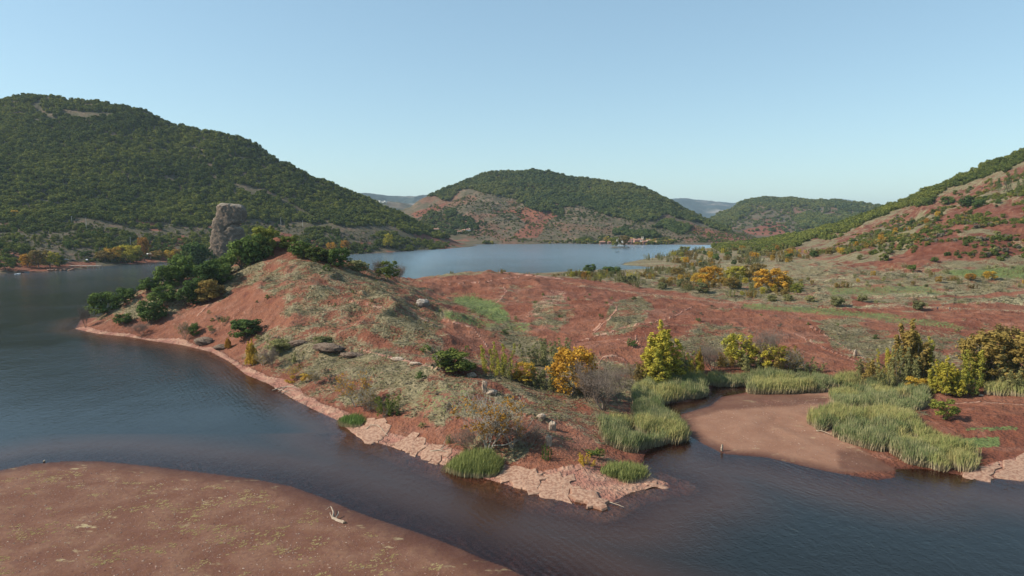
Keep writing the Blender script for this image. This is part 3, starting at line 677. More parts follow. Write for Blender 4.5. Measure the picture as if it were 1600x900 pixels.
def dome(H, Wd, n, rg, lo=.12, rmin=.2, rmax=.34):
    out = []
    for k in range(n):
        t = rg.random() ** .8; a = rg.random() * 6.283
        zc = lo + (1 - lo - .14) * t; w_ = math.sqrt(max(0, 1 - (max(0, zc - .35) / .72) ** 2)) * (.75 + .25 * min(1, zc / .3))
        rr = w_ * Wd * .5 * (rg.random() ** .45) * .74
        out.append((rr * math.cos(a), rr * math.sin(a), zc * H, Wd * .5 * (rmin + (rmax - rmin) * rg.random())))
    return out
def tree_proto(kind, mat, seed):
    """-> (height, trunk mesh or None, crown mesh)"""
    rg = np.random.default_rng(seed); segs, tips = [], []
    if kind == 'oak':
        H = 4.6; cl = dome(H, 5.6, 40, rg, .08, .17, .30); v, f, va = leaves(cl, 70, .36, rg)
        for k in range(4): grow((0, 0, 0), (rg.normal() * .5, rg.normal() * .5, 1), 1.5, .10, 1, rg, segs, tips)
    elif kind == 'shrub':
        H = 1.5; cl = dome(H, 2.1, 10, rg, .15, .22, .38); v, f, va = leaves(cl, 34, .20, rg)
    elif kind == 'round':
        H = 7.0; cl = [(x, y, z + .7, r) for x, y, z, r in dome(H - .9, 6.6, 60, rg, .06, .12, .22)]; v, f, va = leaves(cl, 56, .32, rg, fill=.75, flat=1.0)
        grow((0, 0, 0), (0, 0, 1), 2.4, .16, 3, rg, segs, tips, .7, .35, (2, 4))
    elif kind == 'thicket':
        H = 8.0; cl = []
        for s_ in range(10):
            bx, by = rg.normal(size=2) * 1.9; hh = 3.6 + 3.8 * rg.random()
            for k in range(9):
                t = (k + .5) / 9; cl.append((bx * (1 + .3 * t) + rg.normal() * .3, by * (1 + .3 * t) + rg.normal() * .3, .6 + hh * t, .85 * (1 - .55 * t) + .1))
            grow((bx * .4, by * .4, 0), (bx * .12, by * .12, 1), hh * .5, .07, 1, rg, segs, tips, .4, .6)
        v, f, va = leaves(cl, 46, .32, rg, fill=.8)
    elif kind == 'poplar':
        H = 16.0; cl = []
        stems = [(0, 0, 1.0), (2.6, .4, .90), (-1.3, 1.4, .84), (1.2, -1.6, .80), (-2.4, -.8, .66), (3.9, -.8, .60), (.6, 2.6, .72), (-3.4, .9, .45), (-1.2, -2.2, .55)] if seed % 3 == seed % 3 else []
        for bx, by, hs in stems:
            for k in range(26):
                t = (k + rg.random()) / 26; w_ = 2.1 * (1 - t) ** .6 * min(1, .7 + t * 1.6)
                a = rg.random() * 6.283; rr = w_ * rg.random() ** .5 * .75
                cl.append((bx + rr * math.cos(a), by + rr * math.sin(a), .9 + t * (H * hs - 1.2), .35 + .25 * w_ * rg.random()))
            grow((bx * .3, by * .3, 0), (bx * .06, by * .06, 1), H * hs * .5, .14, 1, rg, segs, tips, .15, 1.2)
        for k in range(150):
            t = rg.random() * .8; a = rg.random() * 6.283; rr = 4.0 * (1 - t) ** .8 * rg.random() ** .5; cl.append((.5 + rr * math.cos(a), rr * .85 * math.sin(a), .8 + t * H * .88, .7))
        v, f, va = leaves(cl, 44, .42, rg, fill=.7, flat=1.2)
    elif kind in ('bare', 'halfbare'):
        H = 7.0
        for k in range(5):
            a = rg.random() * 6.283; grow((.2 * math.cos(a), .2 * math.sin(a), 0), (math.cos(a) * .45, math.sin(a) * .45, 1), 2.6, .075, 3, rg, segs, tips, .6, .4, (3, 5), .66)
        tw = []
        for t_ in tips:
            for k in range(3):
                d_ = rg.normal(size=3) * .35 + np.array([0, 0, .4]); tw.append((t_, t_ + d_, .016, .008))
        if kind == 'bare':
            v, f = prisms([(a_, b_, r0 * .8, r1 * .8) for a_, b_, r0, r1 in tw]); va = rg.random(len(v))
        else:
            sel = [tips[i] for i in rg.permutation(len(tips))[:int(len(tips) * .4)]]
            v, f, va = leaves([(t_[0], t_[1], t_[2], .42) for t_ in sel], 7, .26, rg, fill=.9); segs += tw[::2]
    elif kind == 'pine':
        H = 9.0; cl = []
        for k in range(26):
            t = k / 26; a = k * 2.4; w_ = 1.9 * (1 - t) ** .8 + .2
            cl.append((w_ * .6 * math.cos(a), w_ * .6 * math.sin(a), 1.2 + t * 7.2, .5 + .45 * (1 - t)))
        v, f, va = leaves(cl, 40, .30, rg, flat=.6); grow((0, 0, 0), (0, 0, 1), 5, .16, 1, rg, segs, tips, .5, .2)
    zmx = v[:, 2].max() if kind != 'bare' else max([t_[2] for t_ in tips])
    crown = raw(kind + '_crown', v, f, mat, False, va)
    trunk = None
    if segs:
        vb, fb = prisms(segs)
        if kind == 'shrub': trunk = None
        else: trunk = raw(kind + '_trunk', vb, fb, M_TWIG if kind == 'bare' else (M_PALEBARK if kind in ('halfbare', 'poplar') else M_BARK), False)
        zmx = max(zmx, vb[:, 2].max())
    wid = (np.percentile(v[:, 0], 96) - np.percentile(v[:, 0], 4) + np.percentile(v[:, 1], 96) - np.percentile(v[:, 1], 4)) / 2 * 1.1
    return zmx, wid, trunk, crown
_protos = {}
def proto(kind, lm, k):
    key = (kind, lm, k)
    if key not in _protos:
        H, Wd, tr, cr = tree_proto(kind, M_TWIG if kind == 'bare' else LM[lm], hash_(key))
        _protos[key] = (H, Wd, tr, cr, key)
    return _protos[key]
def hash_(key): return sum((i + 1) * 131 * ord(c_) for i, c_ in enumerate(''.join(map(str, key)))) % 100003
def plant(kind, lm, loc, h, wr=None, k=None, name='tree', parts=True, label='', cat='tree', group=None):
    H, Wd, tr, cr, _k = proto(kind, lm, rnd.randrange(3) if k is None else k)
    s = h / H; sx = s if wr is None else wr / Wd
    loc = (float(loc[0]), float(loc[1]), float(loc[2]) - .05 * s)
    rz = rnd.random() * 6.28
    if parts and tr is not None:
        o = empty(name, loc, rz, (sx, sx, s)); link_mesh('trunk', tr, parent=o); link_mesh('crown', cr, parent=o)
    else:
        o = link_mesh(name, cr, loc, rz, (sx, sx, s))
    return tag(o, label, cat, group)
def mpx(px, p):  # metres per photo pixel at a world point
    return (p[1] * math.cos(PITCH) + (CAMH - p[2]) * math.sin(PITCH)) / F

# ------------------------------------------------------------------ named trees: px, py of the foot, height px, width px, shape, leaves, label
OAKG = 'evergreen oaks on the headland'
T = [
 (163,491,36,42,'oak','oak','broad dark oak lowest on the headland near its left tip'),
 (194,474,25,32,'oak','oak','dark oak above the lowest one on the headland ridge'),
 (192,506,17,24,'oak','oak','small low oak just above the left tip shoreline'),
 (238,501,34,36,'oak','oak','dark oak standing alone in the middle of the left red slope'),
 (254,474,30,34,'oak','oak','smaller dark oak touching the top of the lone slope oak'),
 (232,455,22,28,'oak','oak','oak on the headland skyline against the water, left of the dense grove'),
 (262,446,34,36,'oak','oak','oak at the left end of the dense grove below the rock tower'),
 (285,440,44,44,'oak','oak','large oak in the middle of the grove below the rock tower'),
 (312,432,56,46,'oak','oak','tallest oak of the grove, just left of the rock tower'),
 (326,446,36,40,'oak','oak','oak at the right end of the grove below the rock tower'),
 (300,474,40,40,'oak','oak','oak at the lower left of the pair below the grove'),
 (326,470,34,40,'oak','ochre','reddish brown tinged oak beside the lower grove pair'),
 (350,440,30,26,'oak','oak','small oak at the foot of the rock tower on the right'),
 (377,418,48,46,'oak','oak','oak growing against the right side of the rock tower'),
 (402,408,44,42,'oak','oak','oak between the rock tower and the red summit'),
 (417,390,38,36,'oak','forest','lighter green oak just left of the red summit'),
 (402,400,8,12,'oak','oak','tiny dark shrub under the oaks left of the red summit'),
 (342,436,34,34,'oak','oak','oak hugging the left foot of the rock tower'),
 (386,528,32,42,'oak','oak','round dark oak alone above the brown shore outcrops'),
 (304,524,20,14,'oak','oak','narrow dark oak beside the grey shore outcrop'),
 (710,579,33,54,'oak','forest','broad glossy green bush on the front spine, centre of the headland'),
 (437,548,18,34,'oak','olive','low olive green bush above the shore outcrops'),
 (505,540,16,26,'oak','olive','low olive bush beside the long brown outcrop'),
 (472,402,27,34,'oak','oak','dark oak behind the red summit on its right'),
 (494,409,24,30,'oak','forest','oak on the back slope between the summit and the lake'),
 (452,388,22,26,'oak','forest','oak peeping over the crest right beside the red summit'),
 (530,416,30,30,'oak','oak','tall dark oak on the crest in front of the far lake'),
 (512,411,20,26,'oak','forest','oak left of the tall crest oak'),
 (560,425,19,30,'oak','olive','rounded reddish green oak at the right end of the crest group'),
 (511,424,12,12,'shrub','oak','small dark shrub on the red slope below the crest oaks'),
]
for (px, py, h, wd, kd, lm, lb) in T:
    p = hit(px, py); m_ = mpx(px, p)
    plant(kd, lm, p, h * m_, wd * m_, name='oak_tree', parts=(kd == 'oak'), label=lb, cat='tree', group=OAKG)
T2 = [
 (606,438,32,32,'round','bright','yellow green tree on the far lake edge at the saddle'),
 (590,434,28,26,'bare','grey','bare grey tree left of the saddle tree'),
 (620,441,28,24,'bare','grey','bare tree right of the saddle tree, leaning over the lake'),
 (775,586,54,48,'thicket','poplar','bushy yellow and green tree left of the round yellow bush'),
 (788,590,30,40,'thicket','olive','low olive thicket in front of the bushy yellow green tree'),
 (819,597,31,36,'round','yellow','round bright yellow tree at the edge of the thicket'),
 (850,572,44,58,'thicket','olive','dark olive thicket behind the orange tree'),
 (875,560,30,40,'thicket','olive','small dark thicket at the head of the green valley'),
 (893,618,80,62,'round','orange','large orange yellow tree with a pale forked trunk'),
 (862,612,48,50,'thicket','olive','grey green thicket left of the large orange tree trunk'),
 (915,615,40,40,'thicket','ochre','ochre thicket right of the large orange tree'),
 (835,600,26,34,'thicket','olive','low thicket right of the round yellow tree'),
 (944,641,74,84,'bare','grey','large bare grey brown tree with several pale stems by the reeds'),
 (918,628,50,44,'bare','grey','bare tree between the orange tree and the largest bare tree'),
 (972,606,36,40,'bare','grey','low bare bush left of the tall yellow poplar'),
 (1031,597,99,62,'poplar','poplar','tall yellow poplar standing alone in the centre right'),
 (1000,596,34,30,'thicket','ochre','ochre shrub at the left foot of the tall poplar'),
 (1082,585,36,30,'thicket','poplar','yellow green bush right of the tall poplar'),
 (1093,583,42,13,'poplar','yellow','slim yellow orange poplar right of the tall one'),
 (1066,582,44,36,'thicket','olive','dark grey green shrub between the tall and the slim poplar'),
 (1112,578,40,40,'bare','grey','bare grey shrub right of the slim poplar'),
 (1135,572,26,34,'thicket','ochre','ochre shrub above the reeds left of the green yellow tree'),
 (1156,574,56,50,'round','poplar','yellow green tree above the reeds, its left side yellow'),
 (1188,574,60,60,'bare','grey','grey leafless tree on the red slope above the reeds'),
 (1205,578,42,44,'round','poplar','dark gold tree right of the grey leafless tree'),
 (1237,581,40,40,'halfbare','ochre','thin ochre tree at the right end of the row above the reeds'),
 (1380,592,56,36,'thicket','poplar','bright yellow green bush at the left of the right thicket'),
 (1392,612,44,36,'thicket','olive','olive bush in front of the bright yellow green one'),
 (1423,594,98,58,'poplar','ochre','tallest brownish tree of the right thicket with a pointed top'),
 (1432,613,24,28,'round','yellow','small round yellow bush low in the right thicket'),
 (1445,602,50,44,'thicket','olive','grey green thicket right of the tallest brownish tree'),
 (1478,616,62,38,'poplar','poplar','bright yellow green poplar at the lower edge of the right thicket'),
 (1500,616,36,34,'thicket','bright','bright green bush at the foot of the yellow green poplar'),
 (1515,600,64,66,'thicket','poplar','yellow green thicket left of the big golden tree'),
 (1552,600,86,84,'round','ochre','big rounded golden green tree near the right edge'),
 (1592,598,60,60,'thicket','olive','dark thicket at the right edge of the picture'),
 (1578,612,40,50,'thicket','olive','low grey green thicket under the big golden tree'),
 (1358,588,30,34,'thicket','olive','low dark shrub left of the right thicket'),
 (1474,655,32,38,'round','bright','small green tree alone on the red bank below the right thicket'),
 (762,706,98,84,'halfbare','orange','tall half bare orange tree leaning over the front shore'),
 (800,700,70,42,'halfbare','orange','orange leaved stem right of the tall half bare tree'),
 (735,708,40,50,'bare','grey','dark bare shrub left of the tall half bare tree foot'),
 (826,700,42,48,'bare','grey','dark bare shrub right of the tall half bare tree'),
 (556,636,66,44,'halfbare','orange','half bare orange tree on the front shore above the reed clump'),
 (574,642,40,44,'halfbare','ochre','ochre half bare tree right of the orange one on the shore'),
 (602,650,36,36,'thicket','bright','bright green yellow bush at the water side, left front'),
 (394,570,42,18,'poplar','yellow','slim yellow tree on the shore bend'),
 (357,544,18,10,'poplar','orange','small orange tree between the shore outcrops'),
 (288,530,30,22,'halfbare','ochre','brownish gold bush on the shore left of the grey outcrop'),
 (222,524,20,26,'bare','grey','bare bush just above the left shoreline'),
 (134,512,34,16,'bare','grey','thin bare bush at the very tip of the headland'),
 (456,592,26,18,'halfbare','yellow','thin yellow bush on the pale shore, upper of two'),
 (452,598,12,16,'shrub','yellow','low yellow bush on the pale shore below the thin one'),
 (480,596,14,18,'shrub','yellow','low yellow bush right of the pair on the pale shore'),
 (852,720,26,16,'thicket','bright','small yellow green bush between the white outcrops and the slabs'),
 (914,726,20,28,'thicket','yellow','low yellow bush near the end of the point'),
 (930,716,18,26,'shrub','bright','low green yellow bush behind the one near the point'),
 (494,600,26,22,'halfbare','ochre','thin ochre bush where the pale shore widens'),
 (425,575,34,30,'bare','grey','bare brown bush right of the slim yellow tree'),
 (410,572,22,24,'halfbare','ochre','thin ochre bush beside the slim yellow tree'),
]
for (px, py, h, wd, kd, lm, lb) in T2:
    p = hit(px, py); m_ = mpx(px, p)
    nm = {'poplar': 'poplar_tree', 'bare': 'bare_tree', 'halfbare': 'half_bare_tree', 'thicket': 'autumn_thicket', 'shrub': 'shrub'}.get(kd, 'autumn_tree')
    if h * m_ < 3.5: nm = 'shrub'
    plant(kd, lm, p, h * m_, wd * m_, k=(0 if kd == 'poplar' else None), name=nm, label=lb, cat='bush' if (nm in ('shrub', 'autumn_thicket')) else 'tree')

for (px, py, h, wd, kd, lm, lb) in [(1536,592,60,60,'thicket','olive','olive thicket behind the big golden tree on its left'),(1405,598,60,50,'thicket','olive','dull olive thicket at the left foot of the tallest brownish tree'),
 (1448,592,66,56,'thicket','poplar','gold green thicket just right of the tallest brownish tree'),(1575,585,80,60,'round','ochre','brownish tree behind the big golden one on its right'),(1620,600,80,80,'round','ochre','golden tree cut by the right picture edge'),
 (1365,600,40,44,'thicket','ochre','ochre shrub at the left end of the right thicket'),(1262,584,26,34,'thicket','olive','low olive bush right of the thin ochre tree above the reeds'),(1222,582,44,44,'thicket','ochre','ochre thicket between the dark gold tree and the thin ochre tree'),
 (1172,578,34,44,'thicket','olive','olive bush right of the yellow green tree above the reeds'),(1055,590,40,44,'thicket','olive','grey olive bush touching the right side of the tall poplar')]:
    p = hit(px, py); m_ = mpx(px, p); plant(kd, lm, p, h * m_, wd * m_, name='autumn_thicket' if kd == 'thicket' else 'autumn_tree', label=lb, cat='bush' if kd == 'thicket' else 'tree')
# ------------------------------------------------------------------ scattering
def sample(poly, n, ylo, yhi, clear=0, mask=None, nzscale=None, nzthr=0., zmin=.25, seed=1):
    """world points on the land inside a picture-drawn patch; area-even"""
    rg = np.random.default_rng(seed); q = np.array(poly, float)
    ua, ub = (q[:, 0].min() - 800) / F, (q[:, 0].max() - 800) / F
    out = []; tries = 0; need = n
    while need > 0 and tries < 60:
        tries += 1; M = 40000
        Y = np.sqrt(ylo ** 2 + rg.random(M) * (yhi ** 2 - ylo ** 2)); u_ = ua + rg.random(M) * (ub - ua); X = u_ * Y
        Z = gz(X, Y); a, b, _d = proj(X, Y, Z)
        jj = fbm(X / (Y * .035), Y / (Y * .035) + X * .01, 3, 19)
        ok = (poly_sd(a + jj * np.where(Y > 400, 14, 7), b + jj * np.where(Y > 400, 9, 4), q) > 0) & (Z > zmin)
        if nzscale: ok &= fbm(X / nzscale, Y / nzscale, 3, seed + 200) > nzthr
        if mask is not None: ok &= mask(X, Y, Z)
        s_ = np.stack([X, Y, Z], 1)[ok][:need]; out.append(s_); need -= len(s_)
    pts = np.vstack(out)
    if clear:
        keep = []
        for p in pts:
            if all((p[0] - k[0]) ** 2 + (p[1] - k[1]) ** 2 > clear ** 2 for k in keep): keep.append(p)
        pts = np.array(keep)
    return pts
def visible(p, h):
    T_ = (CAMH - p[2] - h) / p[1]; ys = np.linspace(60, p[1] - 3, 160); xs = p[0] / p[1] * ys
    return not np.any(gz(xs, ys) > CAMH - T_ * ys)
REFS = [(995,410,'the spit tip'),(1110,400,'the far bay corner'),(1160,392,'the skyline wood foot'),(1220,408,'the slope foot'),(1000,440,'the hollow'),(112,350,'the leftmost pole'),(257,350,'the dark pole'),(130,414,'the pier'),(360,370,'the rock tower'),(205,405,'the yellow shore row'),(606,385,'the far bank tree'),(20,400,'the slipway'),(475,354,'the short pole'),
 (683,362,'the cream house'),(530,410,'the tall crest oak'),(1113,440,'the tallest orange tree'),(1205,445,'the large orange tree'),(921,425,'the round lakeside bush'),(1070,398,'the spit'),(1520,323,'the oak pair'),(1580,300,'the pines'),
 (1547,435,'the bright yellow bush'),(1435,484,'the track bush'),(1308,478,'the grey track bush'),(1460,409,'the red foot'),(1300,400,'the band end'),(1400,365,'the band middle'),(1470,335,'the band top'),(1030,560,'the tall poplar'),
 (661,476,'the boulder'),(710,575,'the glossy bush'),(757,600,'the rock finger'),(510,540,'the big outcrop'),(386,525,'the round oak'),(775,560,'the yellow green thicket'),(740,427,'the dune crest'),(985,495,'the green dune patch'),
 (1320,520,'the grassy gully'),(1423,560,'the pointed tree'),(1552,560,'the golden tree'),(430,385,'the red summit'),(240,480,'the lone slope oak')]
def scatter_plants(pts, choices, hr, name, label, cat, group, parts=False, wr=(1.0, 1.4)):
    for p in pts:
        h = rnd.uniform(*hr)
        if not visible(p, h): continue
        kd, lm, lb = choices[rnd.randrange(len(choices))]
        H, Wd = proto(kd, lm, 0)[:2]
        a_, b_, _d = proj(*p); ref = min(REFS, key=lambda q: abs(q[0] - a_) + 1.6 * abs(q[1] - b_))
        sz = 'small ' if h < hr[0] + .3 * (hr[1] - hr[0]) else ('large ' if h > hr[0] + .72 * (hr[1] - hr[0]) else 'middling ')
        side = ('left of' if a_ < ref[0] - 12 else ('right of' if a_ > ref[0] + 12 else ('above' if b_ < ref[1] else 'below')))
        base_ = (label % lb).replace('small ', ''); key_ = sz + base_ + ', ' + side + ' ' + ref[2]
        plant(kd, lm, p, h, h * Wd / H * rnd.uniform(*wr) * .9, name=name, parts=parts, label=key_, cat=cat, group=group)
# belt of autumn trees between the dunes and the far bay
AUT = [('round', 'orange', 'orange'), ('round', 'yellow', 'yellow'), ('round', 'poplar', 'gold green'), ('thicket', 'olive', 'olive'), ('thicket', 'ochre', 'ochre'), ('thicket', 'poplar', 'yellow green'), ('oak', 'oak', 'dark green')]
LOW = [('thicket', 'olive', 'olive'), ('oak', 'olive', 'grey green'), ('thicket', 'ochre', 'ochre'), ('thicket', 'olive', 'olive')]
EX = [(1113,447,32,34,'orange','orange tree, tallest left of the belt behind the red dunes'),(1090,442,16,24,'yellow','small yellow tree at the left foot of the tallest orange tree of the belt'),
 (1205,455,36,44,'orange','large orange tree at the right end of the belt'),(1180,440,30,34,'ochre','dull ochre tree left of the large orange tree at the belt end'),
 (1150,440,26,32,'poplar','gold green tree in the middle right of the belt'),(1245,460,18,18,'bright','green bush at the right foot of the large orange tree'),
 (1225,452,22,24,'yellow','yellow tree right of the large orange tree'),(1140,452,20,24,'ochre','ochre bush below the middle right orange tree'),
 (921,425,13,17,'oak','round dark bush alone on the bank above the far lake'),(955,428,12,26,'oak','wide dark bush right of the round one on the lake bank'),
 (1070,398,14,16,'poplar','yellow green tree at the lake end of the far spit'),(1060,432,14,20,'ochre','ochre bush in the hollow behind the dunes'),
 (1547,438,15,16,'yellow','bright orange yellow bush alone on the right meadow'),(1516,438,11,14,'orange','dull orange bush left of the bright one on the right meadow')]
for (px, py, h, wd, lm, lb) in EX:
    p = hit(px, py); m_ = mpx(px, p)
    plant('oak' if lm == 'oak' else 'round', lm, p, h * m_, wd * m_, name='autumn_tree' if h > 16 else 'shrub', label=lb, cat='tree' if h > 16 else 'bush')
Gb = 'autumn bushes in the belt behind the red dunes'
scatter_plants(sample([(890,432),(1000,428),(1110,418),(1260,440),(1260,474),(1180,468),(1100,460),(980,446),(900,440)], 210, 330, 620, 4.0, seed=3), AUT[:2] + LOW * 3 + AUT[2:6], (2.4, 5.0), 'autumn_bush', '%s bush in the dune belt', 'bush', Gb, wr=(1., 1.5))
Gs = 'autumn trees on the far spit'
scatter_plants(sample([(990,413),(1020,400),(1080,388),(1180,384),(1260,392),(1240,415),(1120,425),(1040,412)], 150, 560, 1000, 7, seed=5), AUT * 1 + LOW * 2, (4, 8), 'autumn_bush', '%s bush on the spit', 'bush', Gs, wr=(1., 1.5))
# yellow band climbing the right hill
Gy = 'yellow band on the right hill'
scatter_plants(sample([(1205,402),(1300,388),(1400,362),(1465,328),(1475,342),(1440,362),(1380,378),(1300,398),(1220,412)], 75, 430, 900, 6, seed=6),
   [('round', 'yellow', 'yellow'), ('round', 'orange', 'orange'), ('thicket', 'ochre', 'ochre'), ('thicket', 'ochre', 'brown'), ('thicket', 'olive', 'olive'), ('oak', 'oak', 'dark green'), ('round', 'ochre', 'dull gold')], (3.2, 6.5), 'autumn_bush', '%s bush in the hillside band', 'bush', Gy, wr=(1., 1.4))
Gr = 'bushes on the right hill'
scatter_plants(sample([(1400,330),(1600,240),(1700,240),(1700,410),(1500,405),(1420,400),(1260,415),(1300,400)], 75, 400, 950, 10, seed=8, nzscale=60, nzthr=-.15),
   [('oak', 'oak', 'dark green'), ('oak', 'forest', 'green'), ('oak', 'olive', 'olive')], (1.8, 5.5), 'hillside_bush', '%s bush on the right hill', 'bush', Gr)
Gp = 'pines on the right hill'
for (px, py, h) in [(1575,302,30),(1590,308,26),(1560,300,22),(1548,296,18),(1600,298,26),(1586,284,20)]:
    p = hit(px, py); plant('pine', 'oak', p, h * mpx(px, p), name='pine_tree', label={1575:'tall dark green pine in the middle of the cluster high on the right hill',1590:'dark green pine in front right in the cluster high on the right hill',1560:'shorter dark pine left of the middle of the hill cluster',1548:'leftmost and smallest dark pine of the hill cluster',1600:'dark pine of the hill cluster cut by the picture edge',1586:'topmost dark pine of the hill cluster'}[px], cat='tree', group=Gp)
for (px, py, h, lb) in [(1511,322,17,'dark round oak at the left of a pair on the right hill'),(1531,324,14,'dark round oak at the right of a pair on the right hill'),(1460,409,8,'small dark bush on the red foot of the right hill'),(1424,422,9,'lone dark bush where the right hill meets the meadow'),(1480,320,14,'green tree left of the oak pair on the right hill')]:
    p = hit(px, py); plant('oak', 'oak', p, h * mpx(px, p), h * 1.3 * mpx(px, p), name='oak_tree', label=lb, cat='tree')
# meadow
Gm = 'small bushes on the flat meadow'
for (px, py, h, lb) in [(1435,484,15,'dark grey green bush on the straw track in the meadow'),(1308,478,16,'grey bush on the meadow edge left of the straw track bush'),(1265,471,10,'small dark bush left of the grey one at the meadow edge'),(1206,471,11,'dark bush below the large orange tree'),(1231,470,11,'dark bush right of the one below the large orange tree'),(1347,471,11,'spreading bush between the red strips of the meadow')]:
    p = hit(px, py); plant('oak', 'olive', p, h * mpx(px, p), h * 1.25 * mpx(px, p), name='meadow_bush', label=lb, cat='bush')
scatter_plants(sample([(1240,430),(1600,416),(1640,430),(1640,450),(1300,452),(1240,445)], 75, 300, 600, 6, seed=10), LOW + [('shrub', 'olive', 'olive'), ('round', 'ochre', 'ochre'), ('round', 'yellow', 'yellow')], (1.2, 3.6), 'meadow_bush', '%s bush on the meadow', 'bush', Gm)
scatter_plants(sample([(1230,452),(1640,452),(1640,480),(1400,480),(1240,472)], 34, 260, 420, 6, seed=12), [('shrub', 'olive', 'olive'), ('shrub', 'grey', 'grey'), ('shrub', 'olive', 'olive')], (.8, 2.0), 'meadow_bush', '%s bush on the striped meadow', 'bush', 'small bushes on the striped meadow')
# left shore
LS = [(44,418,22,18,'orange','orange brown tree left of three by the slipway'),(61,419,30,26,'ochre','pale brown tree in the middle of three by the slipway'),(79,418,26,26,'poplar','yellow green tree right of three by the slipway'),
 (92,416,18,16,'oak','dark bush right of the three slipway trees'),(8,422,22,30,'bright','green bush left of the slipway at the picture edge'),(164,409,18,24,'ochre','ochre tree left of the far shore row'),
 (180,410,26,26,'yellow','yellow tree in the far shore row'),(204,411,30,30,'poplar','tall gold green tree in the far shore row'),(226,409,40,18,'orange','tallest slim orange tree of the far shore row'),
 (214,410,20,20,'poplar','gold bush between the two tall trees of the far shore row'),(246,405,14,18,'ochre','brown bush right of the tallest slim orange tree'),(266,406,16,18,'yellow','yellow bush near the right end of the far shore row'),(276,406,18,16,'ochre','brown bush at the right end of the far shore row'),
 (24,338,10,10,'yellow','small yellow tree above the road at the left edge'),
 (606,388,24,16,'poplar','yellow green tree on the far bank of the right lake arm'),(540,391,16,14,'orange','orange tree on the bank left of the yellow green one'),(518,392,14,14,'orange','small orange tree at the left end of the far bank')]
for (px, py, h, wd, lm, lb) in LS:
    p = hit(px, py); m_ = mpx(px, p)
    plant('oak' if lm == 'oak' else 'round', lm, p, h * m_, wd * m_, name='shore_tree', parts=h > 15, label=lb, cat='tree')
Gl = 'bushes on the lower left hillside'
scatter_plants(sample([(-20,345),(110,350),(330,350),(420,350),(560,360),(720,380),(690,388),(560,393),(330,398),(200,405),(100,405),(-20,415)], 190, 540, 1080, 6.5, seed=14, nzscale=40, nzthr=-.25),
   [('oak', 'oak', 'dark green'), ('oak', 'forest', 'green'), ('oak', 'oak', 'dark green'), ('oak', 'olive', 'olive')], (3.0, 6.0), 'hillside_bush', '%s bush on the left hillside', 'bush', Gl)

# ------------------------------------------------------------------ instanced masses (woods, reeds, tufts)
def inst_mass(name, pts, scales, rots, protos, seed, tilt=0.0, pick=None):
    n = len(pts); rg = np.random.default_rng(seed)
    me_ = bpy.data.meshes.new(name); me_.vertices.add(n); me_.vertices.foreach_set('co', np.asarray(pts, np.float32).ravel())
    a = me_.attributes.new('scl', 'FLOAT_VECTOR', 'POINT'); a.data.foreach_set('vector', np.asarray(scales, np.float32).ravel())
    a = me_.attributes.new('rot', 'FLOAT_VECTOR', 'POINT'); a.data.foreach_set('vector', np.stack([rg.normal(size=n) * tilt, rg.normal(size=n) * tilt, rots], 1).astype(np.float32).ravel())
    a = me_.attributes.new('pick', 'INT', 'POINT'); a.data.foreach_set('value', (rg.integers(0, len(protos), n) if pick is None else pick).astype(np.int32))
    o = bpy.data.objects.new(name, me_); COL.objects.link(o)
    gt = bpy.data.node_groups.new(name, 'GeometryNodeTree')
    gt.interface.new_socket('Geometry', in_out='INPUT', socket_type='NodeSocketGeometry'); gt.interface.new_socket('Geometry', in_out='OUTPUT', socket_type='NodeSocketGeometry')
    gi = gt.nodes.new('NodeGroupInput'); go = gt.nodes.new('NodeGroupOutput'); jn = gt.nodes.new('GeometryNodeJoinGeometry')
    def na(nm, tp):
        x = gt.nodes.new('GeometryNodeInputNamedAttribute'); x.data_type = tp; x.inputs[0].default_value = nm
        return [s for s in x.outputs if s.enabled][0]
    sc_, ro_, pk_ = na('scl', 'FLOAT_VECTOR'), na('rot', 'FLOAT_VECTOR'), na('pick', 'INT')
    for i, pm in enumerate(protos):
        src = bpy.data.objects.new(name + '_source', pm)
        oi = gt.nodes.new('GeometryNodeObjectInfo'); oi.inputs['Object'].default_value = src; oi.inputs['As Instance'].default_value = True
        cp = gt.nodes.new('FunctionNodeCompare'); cp.data_type = 'INT'; cp.operation = 'EQUAL'
        ins = [s for s in cp.inputs if s.enabled]; gt.links.new(pk_, ins[0]); ins[1].default_value = i
        ip = gt.nodes.new('GeometryNodeInstanceOnPoints')
        gt.links.new(gi.outputs[0], ip.inputs['Points']); gt.links.new(cp.outputs[0], ip.inputs['Selection']); gt.links.new(oi.outputs['Geometry'], ip.inputs['Instance'])
        gt.links.new(ro_, ip.inputs['Rotation']); gt.links.new(sc_, ip.inputs['Scale']); gt.links.new(ip.outputs[0], jn.inputs[0])
    gt.links.new(jn.outputs[0], go.inputs[0])
    md = o.modifiers.new('scatter', 'NODES'); md.node_group = gt
    o['kind'] = 'stuff'
    return o
def canopy(mat, seed):
    rg = np.random.default_rng(seed); v, f, va = leaves(dome(1.0, 1.35, 12, rg, .05, .26, .42), 40, .19, rg, fill=.12)
    return raw('canopy', v, f, mat, False, va)
CF = [canopy(LM['forest'], s_) for s_ in (1, 2, 3)]
CFF = [canopy(LM['farforest'], s_) for s_ in (4, 5)]
CG = [canopy(LM['grey'], 18), canopy(LM['olive'], 19)]
CY = [canopy(LM['poplar'], 8), canopy(LM['ochre'], 9)]
